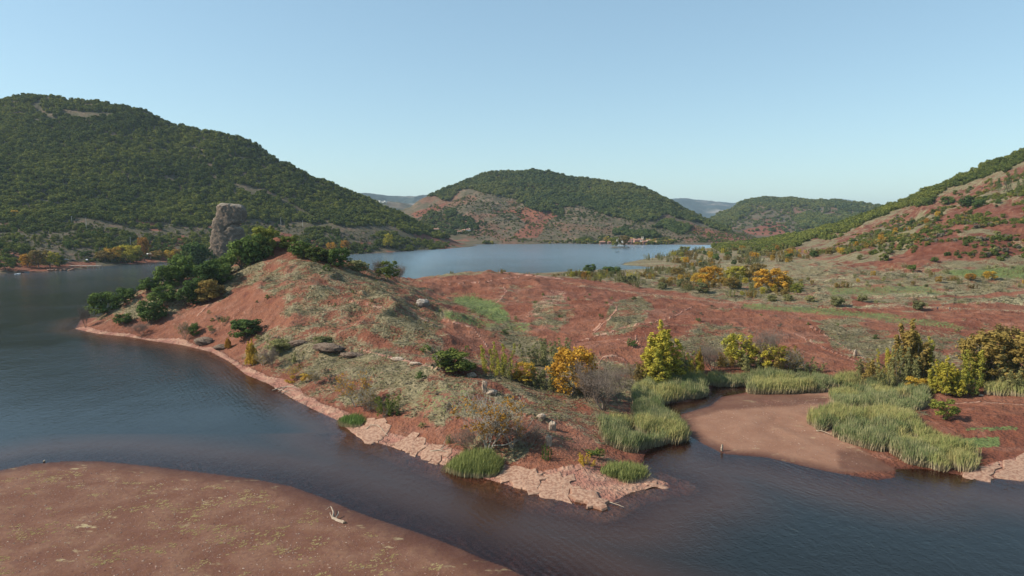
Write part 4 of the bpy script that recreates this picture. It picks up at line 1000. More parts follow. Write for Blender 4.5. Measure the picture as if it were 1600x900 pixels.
def wood(name, polys, n, ylo, yhi, hr, protos, seed, mask=None, nz=None, thr_=0., wr=1.15):
    P_ = np.vstack([sample(pl_, int(n * fr_), ylo, yhi, 0, mask, nz, thr_, seed=seed + i * 3) for i, (fr_, pl_) in enumerate(polys)])
    rg = np.random.default_rng(seed); h = rg.uniform(hr[0], hr[1], len(P_)) * (0.75 + 0.5 * rg.random(len(P_)) ** 2)
    P_[:, 2] -= h * .12
    return inst_mass(name, P_, np.stack([h * wr, h * wr, h], 1), rg.random(len(P_)) * 6.283, protos, seed)
scarL = [(50,158),(62,162),(66,172),(82,178),(80,186),(60,176)], [(94,171),(180,176),(182,182),(120,181),(95,176)], [(364,284),(402,294),(400,302),(366,292)]
def notscar(X, Y, Z):
    a, b, _d = proj(X, Y, Z + 1.5); ok = np.ones(len(X), bool)
    for q in scarL: ok &= poly_sd(a, b, q) < -1.0
    d = poly_sd(a, b, [(400,292),(430,306),(460,322),(490,338)], False); ok &= d > 2.5
    return ok
wood('left_hill_forest', [(1.0, [(-300,60),(200,100),(450,230),(620,310),(720,360),(700,372),(600,356),(520,352),(430,348),(330,352),(240,348),(150,346),(60,350),(-300,352)])],
     15000, 660, 1190, (3.9, 7.6), CF * 1, 21, notscar)
wood('lower_slope_scrub', [(1.0, [(-200,350),(110,352),(330,352),(560,362),(740,382),(690,390),(560,395),(330,402),(200,410),(100,410),(-200,420)])], 1900, 540, 1080, (2.2, 5.5), CF, 22, None, 40, .0)
wood('middle_hill_forest', [(.80, [(640,300),(760,240),(1000,270),(1110,330),(1150,368),(1100,350),(1045,337),(1030,345),(985,345),(960,340),(930,330),(900,320),(872,320),(875,334),(835,330),(820,320),(800,311),(775,308),(745,301),(725,300),(715,308),(700,313)]),
     (.05, [(1020,356),(1050,345),(1080,354),(1064,363)]), (.03, [(640,348),(660,335),(700,328),(722,325),(716,338),(760,350),(740,372),(700,372),(640,350)]), (.05, [(960,362),(1020,362),(1030,372),(960,368)])],
     9500, 1240, 2000, (5.5, 9.0), CFF, 23)
wood('middle_hill_scrub', [(1.0, [(640,330),(780,305),(900,325),(1040,345),(1180,370),(1100,380),(760,380),(640,345)])], 1500, 1220, 1900, (1.6, 4.5), CFF, 24, None, 60, .0)
wood('middle_shore_scrub', [(1.0, [(745,383),(760,374),(900,374),(1100,376),(1250,380),(1250,384)])], 700, 1180, 1330, (2.5, 5.5), [CF[0], CY[0], CY[1], CFF[0]], 28, None, 50, -.1)
wood('middle_hill_dwarf_scrub', [(1.0, [(640,330),(780,300),(900,320),(1040,342),(1180,368),(1180,381),(760,381),(640,345)])], 4200, 1220, 1900, (1.2, 3.0), CFF + CG, 44)
wood('lower_slope_dwarf_scrub', [(1.0, [(-200,345),(110,350),(330,350),(560,360),(740,382),(690,390),(560,395),(330,402),(200,410),(100,410),(-200,420)])], 3200, 540, 1080, (.8, 2.0), CF + CG, 45)
wood('distant_hill_forest', [(.7, [(1090,350),(1180,305),(1260,308),(1400,318),(1400,330),(1330,328),(1260,326),(1200,322),(1160,335),(1120,352)]), (.3, [(1240,342),(1290,335),(1345,335),(1300,352),(1250,355)]), ],
     4200, 1900, 3000, (8, 13), CFF, 25)
wood('distant_hill_scrub', [(1.0, [(1100,350),(1200,320),(1400,322),(1400,360),(1200,372)])], 1100, 1900, 3000, (5, 10), CFF, 26)
wood('right_hill_forest', [(1.0, [(1110,384),(1200,370),(1300,344),(1400,310),(1500,265),(1600,222),(1800,120),(1800,160),(1600,250),(1500,292),(1400,334),(1320,362),(1200,394),(1130,395)])],
     5200, 740, 1060, (3.5, 6.5), CF, 27)
wood('right_hill_scrub', [(1.0, [(1260,395),(1400,345),(1600,262),(1800,230),(1800,410),(1560,405),(1400,395)])], 3600, 420, 980, (1.0, 3.4), CF + CF + CG + CY[1:], 29, None, 26, .0)

def blades(n, h, spread, wd, bend, mat, rg, dry=.25, plume=False):
    V, Fc, va = [], [], []
    for k in range(n):
        bx, by = rg.normal(size=2) * spread * .5; a = rg.random() * 6.283; hh = h * (.5 + .6 * rg.random()); w_ = wd * (.7 + .6 * rg.random())
        la = rg.normal() * .7 + .6; lx, ly = math.cos(la) * bend * hh * rg.random(), math.sin(la) * bend * hh * rg.random()
        i = len(V); c_, s_ = math.cos(a) * w_, math.sin(a) * w_
        for t, ww in ((0, .8), (.35, 1.0), (.72, .8)):
            ox, oy = lx * t * t, ly * t * t
            V += [(bx + ox - c_ * ww, by + oy - s_ * ww, hh * t), (bx + ox + c_ * ww, by + oy + s_ * ww, hh * t)]
        V.append((bx + lx, by + ly, hh * .97)); r_ = rg.random(); va += [r_] * 7
        Fc.append(((i, i + 1, i + 3, i + 2), (i + 2, i + 3, i + 5, i + 4), (i + 4, i + 5, i + 6, i + 6)))
    q = np.array([f_[0] for f_ in Fc] + [f_[1] for f_ in Fc]); t3 = np.array([f_[2][:3] for f_ in Fc])
    return raw('blades', np.array(V), [q, t3], mat, False, np.array(va))
def reed_mat(name, base, mid, light, top):
    k = NT(name); v = k.attr('var'); oi = k.n('ShaderNodeObjectInfo').outputs['Random']
    tc = k.n('ShaderNodeTexCoord').outputs['Object']; sx = k.n('ShaderNodeSeparateXYZ'); k.l(tc, sx.inputs[0])
    c_ = k.mix(k.math('MULTIPLY_ADD', v, .6, k.math('MULTIPLY', k.ramp(k.noise(.09, 3), .35, .65), .5), clamp=True), mid, light)
    c_ = k.mix(k.math('MULTIPLY', k.math('GREATER_THAN', oi, .62), .7), c_, top)
    c_ = k.mix(k.ramp(sx.outputs[2], .28, .62, 1, 0), c_, base)
    d = k.n('ShaderNodeBsdfDiffuse'); k.l(c_, d.inputs[0]); tr = k.n('ShaderNodeBsdfTranslucent'); k.l(c_, tr.inputs[0])
    mx = k.n('ShaderNodeMixShader'); mx.inputs[0].default_value = .25; k.l(d.outputs[0], mx.inputs[1]); k.l(tr.outputs[0], mx.inputs[2]); return k.done(mx.outputs[0])
M_REED = reed_mat('reed', (0.36, 0.29, 0.18), (0.11, 0.15, 0.055), (0.25, 0.27, 0.12), (0.38, 0.34, 0.18))
M_REEDY = reed_mat('yellowing_reed', (0.36, 0.29, 0.18), (0.19, 0.21, 0.07), (0.34, 0.33, 0.13), (0.40, 0.33, 0.14))
M_REEDG = reed_mat('green_reed', (0.36, 0.30, 0.17), (0.09, 0.15, 0.045), (0.20, 0.27, 0.08), (0.28, 0.28, 0.1))
rgb_ = np.random.default_rng(5)
def unit_blades(mat, s_): return blades(22, 1.0, .42, .022, .55, mat, np.random.default_rng(s_))
RB = [unit_blades(M_REED, 1), unit_blades(M_REED, 2), unit_blades(M_REEDY, 3)]
RG = [unit_blades(M_REEDG, 4), unit_blades(M_REEDG, 5)]
def reeds(name, polys, hr, protos, seed, zmin=-.15):
    A = np.vstack([sample(pl_, n, 95, 240, zmin=zmin, seed=seed + i, nzscale=3.2, nzthr=-.22) for i, (n, pl_) in enumerate(polys)])
    rg = np.random.default_rng(seed); h = rg.uniform(*hr, len(A)) * (.95 + .45 * fbm(A[:, 0] / 4, A[:, 1] / 4, 3, seed))
    h = h * (.72 + .5 * rg.random(len(A)))
    A[:, 2] = np.maximum(A[:, 2], -.1) - .05
    pk = None
    if len(protos) == 3: pk = np.where(fbm(A[:, 0] / 9, A[:, 1] / 9, 3, seed + 9) > .12, 2, rg.integers(0, 2, len(A)))
    s_ = np.stack([2.0 + 0 * h, 2.0 + 0 * h, h * 1.12], 1)
    return inst_mass(name, A, s_, rg.random(len(A)) * .9 - .45, protos, seed, .10, pk)
def reed_clump(poly, n, hr, seed, lb):
    A = sample(poly, n // 3, 95, 240, zmin=-.15, seed=seed); c_ = A.mean(0); c_[2] = 0; V, Fc, va = [], [], []
    src = [np.array([v.co for v in RG[k].vertices]) for k in (0, 1)]; fs = [[tuple(p.vertices) for p in RG[k].polygons] for k in (0, 1)]
    Q, T3, off = [], [], 0; edge = np.hypot(*(A[:, :2] - c_[:2]).T); edge = edge / edge.max()
    for i, p in enumerate(A):
        k = i % 2; s = rnd.uniform(*hr) * (1.15 - .55 * edge[i] ** 2); a = rnd.gauss(0, .4); v = src[k] * np.array([2.2, 2.2, s])
        v = np.stack([v[:, 0] * math.cos(a) - v[:, 1] * math.sin(a), v[:, 0] * math.sin(a) + v[:, 1] * math.cos(a), v[:, 2]], 1) + p - c_; v[:, 2] -= .1
        V.append(v); va.append(np.repeat(rnd.random(), len(v)))
        for f_ in fs[k]: (Q if len(f_) == 4 else T3).append([x + off for x in f_])
        off += len(v)
    me_ = raw('reed_clump', np.vstack(V), [np.array(Q), np.array(T3)], M_REEDGW, False, np.concatenate(va))
    tag(link_mesh('reed_clump', me_, tuple(c_)), lb, 'reeds')
M_REEDGW = reed_mat('green_reed_clump', (0.36, 0.30, 0.17), (0.09, 0.15, 0.045), (0.20, 0.27, 0.08), (0.28, 0.28, 0.1))
for n_ in M_REEDGW.node_tree.nodes:
    if n_.type == 'MAP_RANGE' and abs(n_.inputs[1].default_value - .28) < 1e-4: n_.inputs[1].default_value = .35; n_.inputs[2].default_value = .9
reeds('reed_bed', [(3600, [(985,640),(1000,622),(1060,612),(1108,606),(1108,620),(1040,630),(1032,642),(1056,662),(1070,690),(1015,702),(1005,690),(990,672)]),
   (900, [(948,688),(990,680),(1020,700),(1000,706),(960,700)]),(700, [(940,668),(985,660),(985,685),(945,685)]),
   (5200, [(1100,594),(1240,592),(1345,600),(1330,612),(1290,614),(1170,616),(1170,603),(1112,603)]), (1400, [(985,612),(1100,590),(1100,605),(1040,615),(985,628)])], (1.3, 2.6), RB, 41)
reeds('reed_bed', [(6500, [(1270,655),(1300,648),(1420,655),(1440,680),(1490,702),(1538,722),(1500,739),(1430,728),(1370,705),(1300,682),(1268,664)])], (1.3, 2.5), RB, 51)
reeds('reed_bed', [(3600, [(1300,622),(1350,612),(1450,612),(1460,628),(1425,648),(1380,640),(1310,640)]), (2200, [(1540,604),(1700,600),(1700,622),(1540,616)]), (900, [(1340,600),(1400,600),(1380,616)])], (1.2, 2.3), RB, 55)
reed_clump([(690,738),(720,722),(775,722),(780,742),(745,748),(705,744)], 1000, (1.9, 2.9), 61, 'large round green reed clump at the water under the half bare orange tree')
reed_clump([(945,742),(960,732),(1005,734),(1012,746),(975,752)], 420, (1.3, 2.0), 62, 'green reed clump near the end of the point')
reed_clump([(528,660),(545,652),(570,658),(565,668),(540,668)], 260, (1.0, 1.7), 63, 'small green reed clump on the left front shore')

# ground cover tufts on the headland and dunes, where the grass grows
def tuft_mesh(mat, s_):
    rg = np.random.default_rng(s_); v, f, va = leaves([(rg.normal() * .28, rg.normal() * .28, .18, .26) for k in range(5)], 9, .26, rg, flat=.7, fill=.9)
    v[:, 2] = np.maximum(v[:, 2], 0); return raw('tuft', v, f, mat, False, va)
TU = [tuft_mesh(LM['tuft'], 1), tuft_mesh(LM['tuft'], 2), tuft_mesh(LM['tuft'], 5), tuft_mesh(LM['tuft'], 6), tuft_mesh(LM['olive'], 3), tuft_mesh(LM['grey'], 4), tuft_mesh(LM['grey'], 9)]
def gmask(th, G=None, hi=None):
    G_ = (G2 * (1 - green * .6) * (1 - np.minimum(pale, 1))) if G is None else G
    def f(X, Y, Z):
        g_ = gz(X, Y, G_); c_ = fbm(X / 3.2, Y / 3.2, 3, 71) * .5 + .5
        return g_ * .9 + c_ * .7 > th
    return f
A = np.vstack([sample([(120,380),(430,370),(700,425),(1000,450),(1200,480),(1600,500),(1700,560),(1700,700),(1200,640),(1060,690),(950,780),(700,720),(400,590),(120,515)], 42000, 98, 330, 0, gmask(.72), seed=81)])
rg = np.random.default_rng(82); s_ = rg.uniform(.22, .62, len(A)) * np.where(rg.random(len(A)) > .985, 2.0, 1)
inst_mass('grass_tufts', A, np.stack([s_ * 1.3, s_ * 1.3, s_ * .7], 1), rg.random(len(A)) * 6.28, TU, 82)
A = sample([(900,430),(1200,425),(1300,420),(1600,410),(1750,410),(1750,510),(1200,490),(900,445)], 7000, 260, 620, 0, gmask(1.0, G2 * (1 - green)), seed=83)
s_ = rg.uniform(.5, 1.3, len(A)); inst_mass('grass_tufts', A, np.stack([s_ * 1.6, s_ * 1.6, s_ * .7], 1), rg.random(len(A)) * 6.28, TU, 84)
# flat yellow weed patches on the sandbar
YT = [tuft_mesh(LM['yellowtuft'], 7), tuft_mesh(LM['yellowtuft'], 8)]
A = sample([(-60,745),(60,726),(300,742),(500,782),(650,840),(780,890),(780,940),(-60,940)], 1300, 66, 130, 0, None, 3.0, .24, seed=85)
s_ = rg.uniform(.15, .5, len(A)); inst_mass('weed_patches', A, np.stack([s_ * 1.5, s_ * .9, s_ * .18], 1), rg.normal(size=len(A)) * .3, YT, 86)

# individual low shrubs over the headland and the dunes
Gsh = 'low scrub bushes dotted over the headland'
scatter_plants(sample([(170,500),(330,440),(430,385),(600,440),(700,480),(760,600),(840,650),(830,700),(620,670),(470,600),(350,540)], 55, 110, 330, 5, seed=90),
   [('shrub', 'olive', 'olive'), ('shrub', 'grey', 'grey'), ('shrub', 'grey', 'grey brown'), ('shrub', 'oak', 'dark green')], (.6, 1.6), 'shrub', '%s scrub bush on the headland', 'bush', Gsh)
scatter_plants(sample([(720,470),(860,460),(1000,460),(1200,485),(1420,500),(1600,520),(1600,560),(1350,560),(1100,560),(900,560),(760,540)], 45, 160, 400, 6, seed=91),
   [('shrub', 'olive', 'olive'), ('shrub', 'grey', 'grey'), ('shrub', 'oak', 'dark green')], (.7, 1.8), 'shrub', '%s scrub bush on the dunes', 'bush', 'low scrub bushes dotted over the red dunes')
scatter_plants(sample([(290,520),(400,535),(470,585),(560,635),(720,700),(690,690),(560,620),(480,560),(400,505),(330,500)], 48, 110, 300, 3, seed=93),
   [('shrub', 'grey', 'grey'), ('shrub', 'olive', 'olive'), ('thicket', 'ochre', 'ochre'), ('bare', 'grey', 'bare grey'), ('shrub', 'grey', 'grey brown'), ('thicket', 'olive', 'olive green')], (.9, 2.6), 'shrub', '%s bush above the pale shore', 'bush', 'scrub along the front shore of the headland')
for (px, py, h, lb) in [(416,467,7,'tiny dark green bush alone on the red slope under the summit'),(989,541,13,'dark little bush on the red dune left of the tall poplar'),(990,468,6,'tiny dark bush at the top of the green dune patch'),(660,592,14,'dark green bush at the left of the front spine'),(665,550,12,'small green bush above the front spine'),(688,577,26,'grey leafless scrub touching the broad glossy green bush'),(790,523,10,'small dark bush in the green valley')]:
    p = hit(px, py); plant('shrub', 'grey' if 'grey' in lb else 'oak', p, h * mpx(px, p), h * 1.2 * mpx(px, p), name='shrub', label=lb, cat='bush')
scatter_plants(sample([(640,433),(740,424),(900,432),(1000,440),(960,446),(830,434),(740,430),(650,440)], 34, 330, 560, 5, seed=92),
   [('shrub', 'olive', 'olive'), ('thicket', 'ochre', 'ochre'), ('thicket', 'olive', 'grey green')], (1.0, 3.0), 'shrub', '%s bush on the lake crest', 'bush', 'bushes along the crest before the far lake')
# loose stones
def pebble(mat, s_):
    rg = np.random.default_rng(s_); bm = bmesh.new(); bmesh.ops.create_icosphere(bm, subdivisions=1, radius=.5)
    for v in bm.verts: v.co = Vector((v.co.x * (1 + .3 * rg.normal() * .5), v.co.y * (.8 + .15 * rg.normal()), v.co.z * .6))
    m_ = bpy.data.meshes.new('pebble'); bm.to_mesh(m_); bm.free(); m_.materials.append(mat); return m_
def stone_mat(name, a, b):
    k = NT(name); oi = k.n('ShaderNodeObjectInfo').outputs['Random']; return k.done(k.bsdf(k.mix(oi, a, b), .95))
PB = [pebble(stone_mat('red_stone', (0.14, 0.06, 0.045), (0.30, 0.17, 0.13)), 1), pebble(stone_mat('pale_stone', (0.20, 0.12, 0.085), (0.42, 0.32, 0.25)), 2)]
A = np.vstack([sample([(-60,740),(60,722),(300,738),(500,778),(650,836),(800,890),(780,940),(-60,940)], 9000, 66, 130, seed=301),
               sample([(120,508),(280,535),(400,580),(560,670),(700,715),(950,785),(1000,750),(900,650),(700,560),(500,480),(300,480)], 9000, 98, 300, seed=302),
               sample([(1080,640),(1300,620),(1400,735),(1130,710)], 2500, 98, 180, seed=303), sample([(700,470),(1000,460),(1500,510),(1600,590),(1000,590),(700,540)], 7000, 150, 420, seed=304)])
rg = np.random.default_rng(305); s_ = .06 + .20 * rg.random(len(A)) ** 5 + .05 * (A[:, 1] > 150); inst_mass('loose_stones', A, np.stack([s_ * 1.3, s_, s_], 1), rg.random(len(A)) * 6.28, PB, 306)
#@@PART3
# ------------------------------------------------------------------ rocks
def rock_mat(name, a, b, c_, sc=.8, lich=(0.42, 0.39, 0.31), bd=9.):
    k = NT(name); n1 = k.noise(sc, 6, .65); n2 = k.noise(sc * 5, 4)
    q = k.mix(k.ramp(n1, .35, .65), a, b); q = k.mix(k.ramp(n2, .45, .62, .6, 0), q, c_)
    gn_ = k.n('ShaderNodeNewGeometry'); sx = k.n('ShaderNodeSeparateXYZ'); k.l(gn_.outputs['Normal'], sx.inputs[0])
    q = k.mix(k.math('MULTIPLY', k.ramp(sx.outputs[2], .35, .85), k.ramp(n2, .4, .6)), q, lich)
    h_ = k.math('ADD', n1, k.math('MULTIPLY', n2, .3))
    return k.done(k.bsdf(q, .95, k.bump(h_, min(.9 / sc * .5, bd), .9), .1))
M_TOWER = rock_mat('tower_rock', (0.155, 0.112, 0.082), (0.275, 0.210, 0.155), (0.070, 0.052, 0.040), .6, (0.34, 0.30, 0.24))
M_OUT = rock_mat('brown_outcrop_rock', (0.12, 0.075, 0.055), (0.20, 0.145, 0.11), (0.07, 0.05, 0.04), 1.0, (0.22, 0.165, 0.12))
M_GREYROCK = rock_mat('grey_boulder_rock', (0.20, 0.17, 0.14), (0.33, 0.29, 0.25), (0.12, 0.095, 0.08), 1.2, (0.5, 0.45, 0.38))
M_PALE = rock_mat('pale_outcrop_rock', (0.32, 0.24, 0.18), (0.47, 0.38, 0.29), (0.22, 0.14, 0.10), 1.4, (0.52, 0.44, 0.34))
M_SLAB = rock_mat('pink_slab_rock', (0.27, 0.145, 0.10), (0.40, 0.25, 0.175), (0.20, 0.105, 0.07), .45, (0.37, 0.235, 0.165), .22)
def n3(x, y, z, s=0): return fbm(x + .73 * z + 11, y - .61 * z + 5, 4, s)
def rock_tower():
    q = hit(356, 420); Yt = q[1] + 2; zt = CAMH - float(Tn(436)) * Yt; m_ = mpx(356, (0, Yt, zt)); base = np.array([(356 - 800) * m_, Yt, zt])
    prof_ = [(320,350,378),(321.5,345,383),(325,342.5,386.5),(331,343,389),(338,342,387.5),(345,338,385),(350,337.5,379),(354,337,377),(358,336,383),(368,333,384),(380,331,380),(388,330,374),(392,333,368),(400,329,366),(412,331,364),(425,334,362),(440,336,362)]
    pr = np.array(prof_, float); NR, NA = 90, 96
    py = np.linspace(440, 320, NR); L = np.interp(-py, -pr[::-1, 0], pr[::-1, 1]) if False else np.interp(py, pr[:, 0], pr[:, 1]); Rr = np.interp(py, pr[:, 0], pr[:, 2])
    th = np.linspace(0, 2 * np.pi, NA, endpoint=False)
    cx = ((L + Rr) / 2 - 356) * m_; rx = (Rr - L) / 2 * m_; zz = (436 - py) * m_
    ry = np.interp(py, [320, 322, 340, 360, 400, 440], [4.2, 5.5, 6.0, 6.2, 6.6, 7.0])
    ct, st_ = np.cos(th)[None], np.sin(th)[None]
    sq = (np.abs(ct) ** 3.2 + np.abs(st_) ** 3.2) ** (-1 / 3.2)        # blocky section
    x = cx[:, None] + rx[:, None] * ct * sq; y = ry[:, None] * st_ * sq; z = np.repeat(zz[:, None], NA, 1)
    d_ = 1.5 * n3(x / 4.0, y / 4.0, z / 4.0, 5) + .8 * n3(x / 1.3, y / 1.3, z / 1.3, 8) - .9 * np.maximum(0, ridged(x / 3.6 + z / 9, y / 3.6 + z / 3.2, 4, 9) - .25) + .5 * (np.floor(2.2 * n3(x / 3 + 5, y / 3, z / 2.2, 15)) / 2.2)
    pxl = 356 + x / m_; pyl = 436 - z / m_
    crk = np.interp(pxl, [350, 357, 362, 368, 376, 383, 390], [366, 360, 355, 351.5, 350.5, 352, 348]); front = (st_ < .35)
    w_ = np.exp(-((pyl - crk) / 1.3) ** 2) * sstep(352, 358, pxl) * front
    d_ = d_ - 1.9 * w_ + .8 * np.exp(-((pyl - crk + 4.5) / 3.5) ** 2) * sstep(358, 368, pxl) * front
    w2 = np.exp(-((pxl - (369 + (338 - pyl) * .45)) / 1.0) ** 2) * ((pyl > 327) & (pyl < 343)) * front; d_ = d_ - .8 * w2
    x = x + ct * d_; y = y + st_ * d_; z = z + .25 * n3(x / 1.5, y / 1.5, z / 3, 13) + sstep(.90, 1., np.linspace(0, 1, NR))[:, None] * (1.6 * n3(x / 3.5, y / 3.5, 0 * z, 23) - .06 * x)
    v = np.stack([x, y, z], -1).reshape(-1, 3); i = np.arange(NR * NA).reshape(NR, NA)
    f = np.stack([i[:-1], np.roll(i[:-1], -1, 1), np.roll(i[1:], -1, 1), i[1:]], -1).reshape(-1, 4)
    c_ = len(v); v = np.vstack([v, [[cx[-1], 0, zz[-1] + .6]]]); top = np.array([(i[-1, k], i[-1, (k + 1) % NA], c_) for k in range(NA)])
    me_ = raw('rock_tower', v, [f, top], M_TOWER, True)
    o = link_mesh('rock_tower', me_, tuple(base)); tag(o, 'tall blocky brown rock tower with an overhanging cracked top beside the red summit', 'rock')
rock_tower()
def rock(px, py, wpx, hpx, mat, lb, seed, dp=.8, name='rock', rz=0., group=None, blocky=.0, p=None):
    p = hit(px, py) if p is None else p; m_ = mpx(px, p)
    bm = bmesh.new(); bmesh.ops.create_icosphere(bm, subdivisions=4, radius=1)
    v = np.array([q.co for q in bm.verts]); v /= (np.abs(v) ** (2 + 4 * blocky)).sum(1)[:, None] ** (1 / (2 + 4 * blocky))
    v = v + .10 * np.floor(v * 2.3 + .5 + seed * .1) / 2.3
    v = v * (1 + .30 * n3(v[:, 0] * 1.3 + seed, v[:, 1] * 1.3, v[:, 2] * 1.3, seed) + .20 * n3(v[:, 0] * 3.4, v[:, 1] * 3.4 + seed, v[:, 2] * 3.4, seed) + .08 * n3(v[:, 0] * 9, v[:, 1] * 9 + seed, v[:, 2] * 9, seed) - .22 * np.maximum(0, ridged(v[:, 0] * 2 + v[:, 2], v[:, 1] * 2 + seed, 2, seed)))[:, None]
    v = v * np.array([wpx * m_ / 2, wpx * m_ / 2 * dp, hpx * m_ / 2]) ; v[:, 2] += hpx * m_ * .26
    for q, c_ in zip(bm.verts, v): q.co = c_
    me_ = bpy.data.meshes.new(name); bm.to_mesh(me_); bm.free(); me_.materials.append(mat)
    for q in me_.polygons: q.use_smooth = True
    o = link_mesh(name, me_, tuple(p), rz); return tag(o, lb, 'rock', group)
rock(661, 478, 19, 14, M_GREYROCK, 'grey boulder alone on the open red slope in the centre', 3, name='boulder')
rock(757, 613, 7.5, 21, M_PALE, 'upright finger of pale rock with a knob on top on the front spine', 4, name='standing_rock', blocky=.6)
rock(768, 616, 16, 9, M_PALE, 'low pale rock at the right foot of the upright rock finger', 5)
rock(737, 589, 14, 8, M_PALE, 'low pale rock below the broad glossy green bush', 6)
rock(846, 654, 12, 9, M_PALE, 'pale rock topmost of the broken outcrops near the point', 7)
rock(863, 672, 10, 15, M_PALE, 'whitish rock, upper of two upright ones near the point', 8, blocky=.5)
rock(857, 696, 9, 18, M_PALE, 'whitish rock, lower of two upright ones near the point', 9, blocky=.5)
rock(320, 536, 28, 11, M_OUT, 'grey brown bushy topped outcrop above the left shore', 10, name='rock_outcrop')
rock(345, 545, 24, 8, M_OUT, 'dark brown outcrop right of the grey brown one on the left shore', 11, name='rock_outcrop')
rock(467, 539, 28, 9, M_OUT, 'reddish brown outcrop with a pale rim at the head of the spine', 14, name='rock_outcrop', dp=.5)
rock(512, 548, 52, 13, M_OUT, 'largest brown outcrop slab leaning out of the spine', 15, name='rock_outcrop', dp=.45, rz=-.3)
rock(548, 558, 38, 9, M_OUT, 'lower brown outcrop at the right end of the largest one', 16, name='rock_outcrop', dp=.4, rz=-.35)
rock(622, 563, 22, 6, M_PALE, 'thin pale ledge of rock on the middle of the spine', 17, dp=.4, rz=-.3)
rock(648, 570, 18, 5, M_PALE, 'short pale ledge right of the thin ledge on the spine', 18, dp=.4, rz=-.3)
rock(380, 412, 7, 6, M_PALE, 'small white stone in the grey scrub under the rock tower', 19, name='stone')
rock(1533, 619, 7, 3, M_PALE, 'white flat stone at the top of the right red bank', 20, name='stone')
rock(1336, 556, 5, 11, M_PALE, 'pale pointed rock in the gully left of the right thicket', 21, name='stone')
rock(69, 722, 3, 3, M_PALE, 'white stone at the water edge of the near sandbar', 22, name='stone')
for i in range(9):
    px = [76,82,88,95,101,108,112,84,98][i]; py = [423,422.5,423,423,422.5,423,422,421.5,421.6][i]
    rock(px, py, rnd.uniform(3, 6), rnd.uniform(1.6, 3), M_SLAB, ['leftmost','second from left','third from left','middle','fourth from right','third from right','rightmost','back left','back right'][i] + ' of the pale pink rocks on the far left shore', 30 + i, name='shore_rock', group='pale rocks on the far left shore')
SL = [([(776,744),(800,733),(846,742),(847,752),(836,768),(805,757)], 'largest square pink rock slab at the waterline of the point', .55),
 ([(851,745),(893,750),(897,760),(893,778),(846,769)], 'cracked pink rock slab in the middle of the point', .35),
 ([(899,762),(925,767),(950,783),(947,792),(920,789),(897,778)], 'tilted pink rock slab at the very end of the point', .9),
 ([(556,678),(575,657),(612,664),(600,684),(584,690)], 'broad pink rock slab on the shore right of the small reed clump', .5),
 ([(615,692),(640,684),(668,694),(655,708),(630,700)], 'pink rock slab on the front shore, left of a pair', .35),
 ([(672,696),(702,706),(690,722),(660,712)], 'pink rock slab on the front shore, right of a pair', .35),
 ([(1008,753),(1030,751),(1044,755),(1040,759),(1012,760)], 'narrow pink rock at the tip of the low spit', .35),
 ([(1506,740),(1556,724),(1560,735),(1555,747),(1515,745)], 'pale rock slab at the right shore, left of two', .4),
 ([(1562,722),(1600,713),(1660,716),(1660,742),(1600,745),(1566,743)], 'pale rock slab at the right shore cut by the picture edge', .45)]
for poly, lb, hh in SL:
    hh *= .5; bm = bmesh.new(); w3 = [P(a, b, .5) for a, b in poly]; n = len(w3)
    # subdivide the outline and roughen it
    pts = []
    for k in range(n):
        a, b = w3[k], w3[(k + 1) % n]
        for t in np.linspace(0, 1, 6)[:-1]:
            q = a + (b - a) * t; q = q + np.array([fbm(q[0] * 1.1, q[1] * 1.1, 3, 7), fbm(q[0] * 1.1 + 9, q[1] * 1.1, 3, 8), 0]) * 1.7; pts.append(q)
    c0 = np.mean(pts, 0); rings = []
    for s_, dz in ((1.06, -.9), (1.02, .35), (.97, .8), (.7, .95), (.35, 1.0)):
        ring_ = []
        for q in pts:
            e = c0 + (q - c0) * s_; z_ = max(float(gz(e[0], e[1])), -.3) + hh * dz + (.10 * fbm(e[0] * .9, e[1] * .9, 3, 9) if dz > 0 else 0) - c0[2]
            ring_.append(bm.verts.new((e[0] - c0[0], e[1] - c0[1], z_)))
        rings.append(ring_)
    for a, b in zip(rings, rings[1:]):
        for k in range(len(a)): bm.faces.new((a[k], a[(k + 1) % len(a)], b[(k + 1) % len(a)], b[k]))
    bm.faces.new(rings[-1]); bmesh.ops.recalc_face_normals(bm, faces=bm.faces)
    me_ = bpy.data.meshes.new('rock_slab'); bm.to_mesh(me_); bm.free(); me_.materials.append(M_SLAB)
    tag(link_mesh('rock_slab', me_, tuple(c0)), lb, 'rock')

# ------------------------------------------------------------------ driftwood and dead branches
def wood_piece(name, lines, lb, cat='driftwood', mat=None, lift=.12):
    """lines: [( [(px,py,height)...], r0, r1 )]"""
    p0 = hit(*lines[0][0][0][:2]); segs = []
    for pts, r0, r1 in lines:
        w3 = []
        for q in pts:
            g_ = hit(q[0], q[1]) if True else None
            w3.append(np.array([g_[0], g_[1], max(g_[2], 0) + lift + (q[2] if len(q) > 2 else 0)]) - p0)
        fine = [w3[0]]
        for a, b in zip(w3, w3[1:]):
            for t in (1 / 3, 2 / 3, 1): fine.append(a + (b - a) * t + (np.array([rnd.gauss(0, .05), rnd.gauss(0, .05), rnd.gauss(0, .03)]) * (t < 1)))
        n = len(fine) - 1
        for k in range(n): segs.append((fine[k], fine[k + 1], r0 + (r1 - r0) * k / n, r0 + (r1 - r0) * (k + 1) / n))
    v, f = prisms(segs); o = link_mesh(name, raw(name, v, f, mat or M_DRIFT, False), tuple(p0)); return tag(o, lb, cat)
wood_piece('driftwood_log', [([(538,818),(530,815),(520,811)], .26, .22), ([(520,811),(521,804,.3),(517,798,.5)], .16, .07), ([(524,812),(529,806,.5)], .12, .05), ([(519,811),(516,805,.3)], .10, .04), ([(517,798,.5),(508,800,.2)], .06, .02)], 'bleached forked driftwood log lying on the near sandbar')
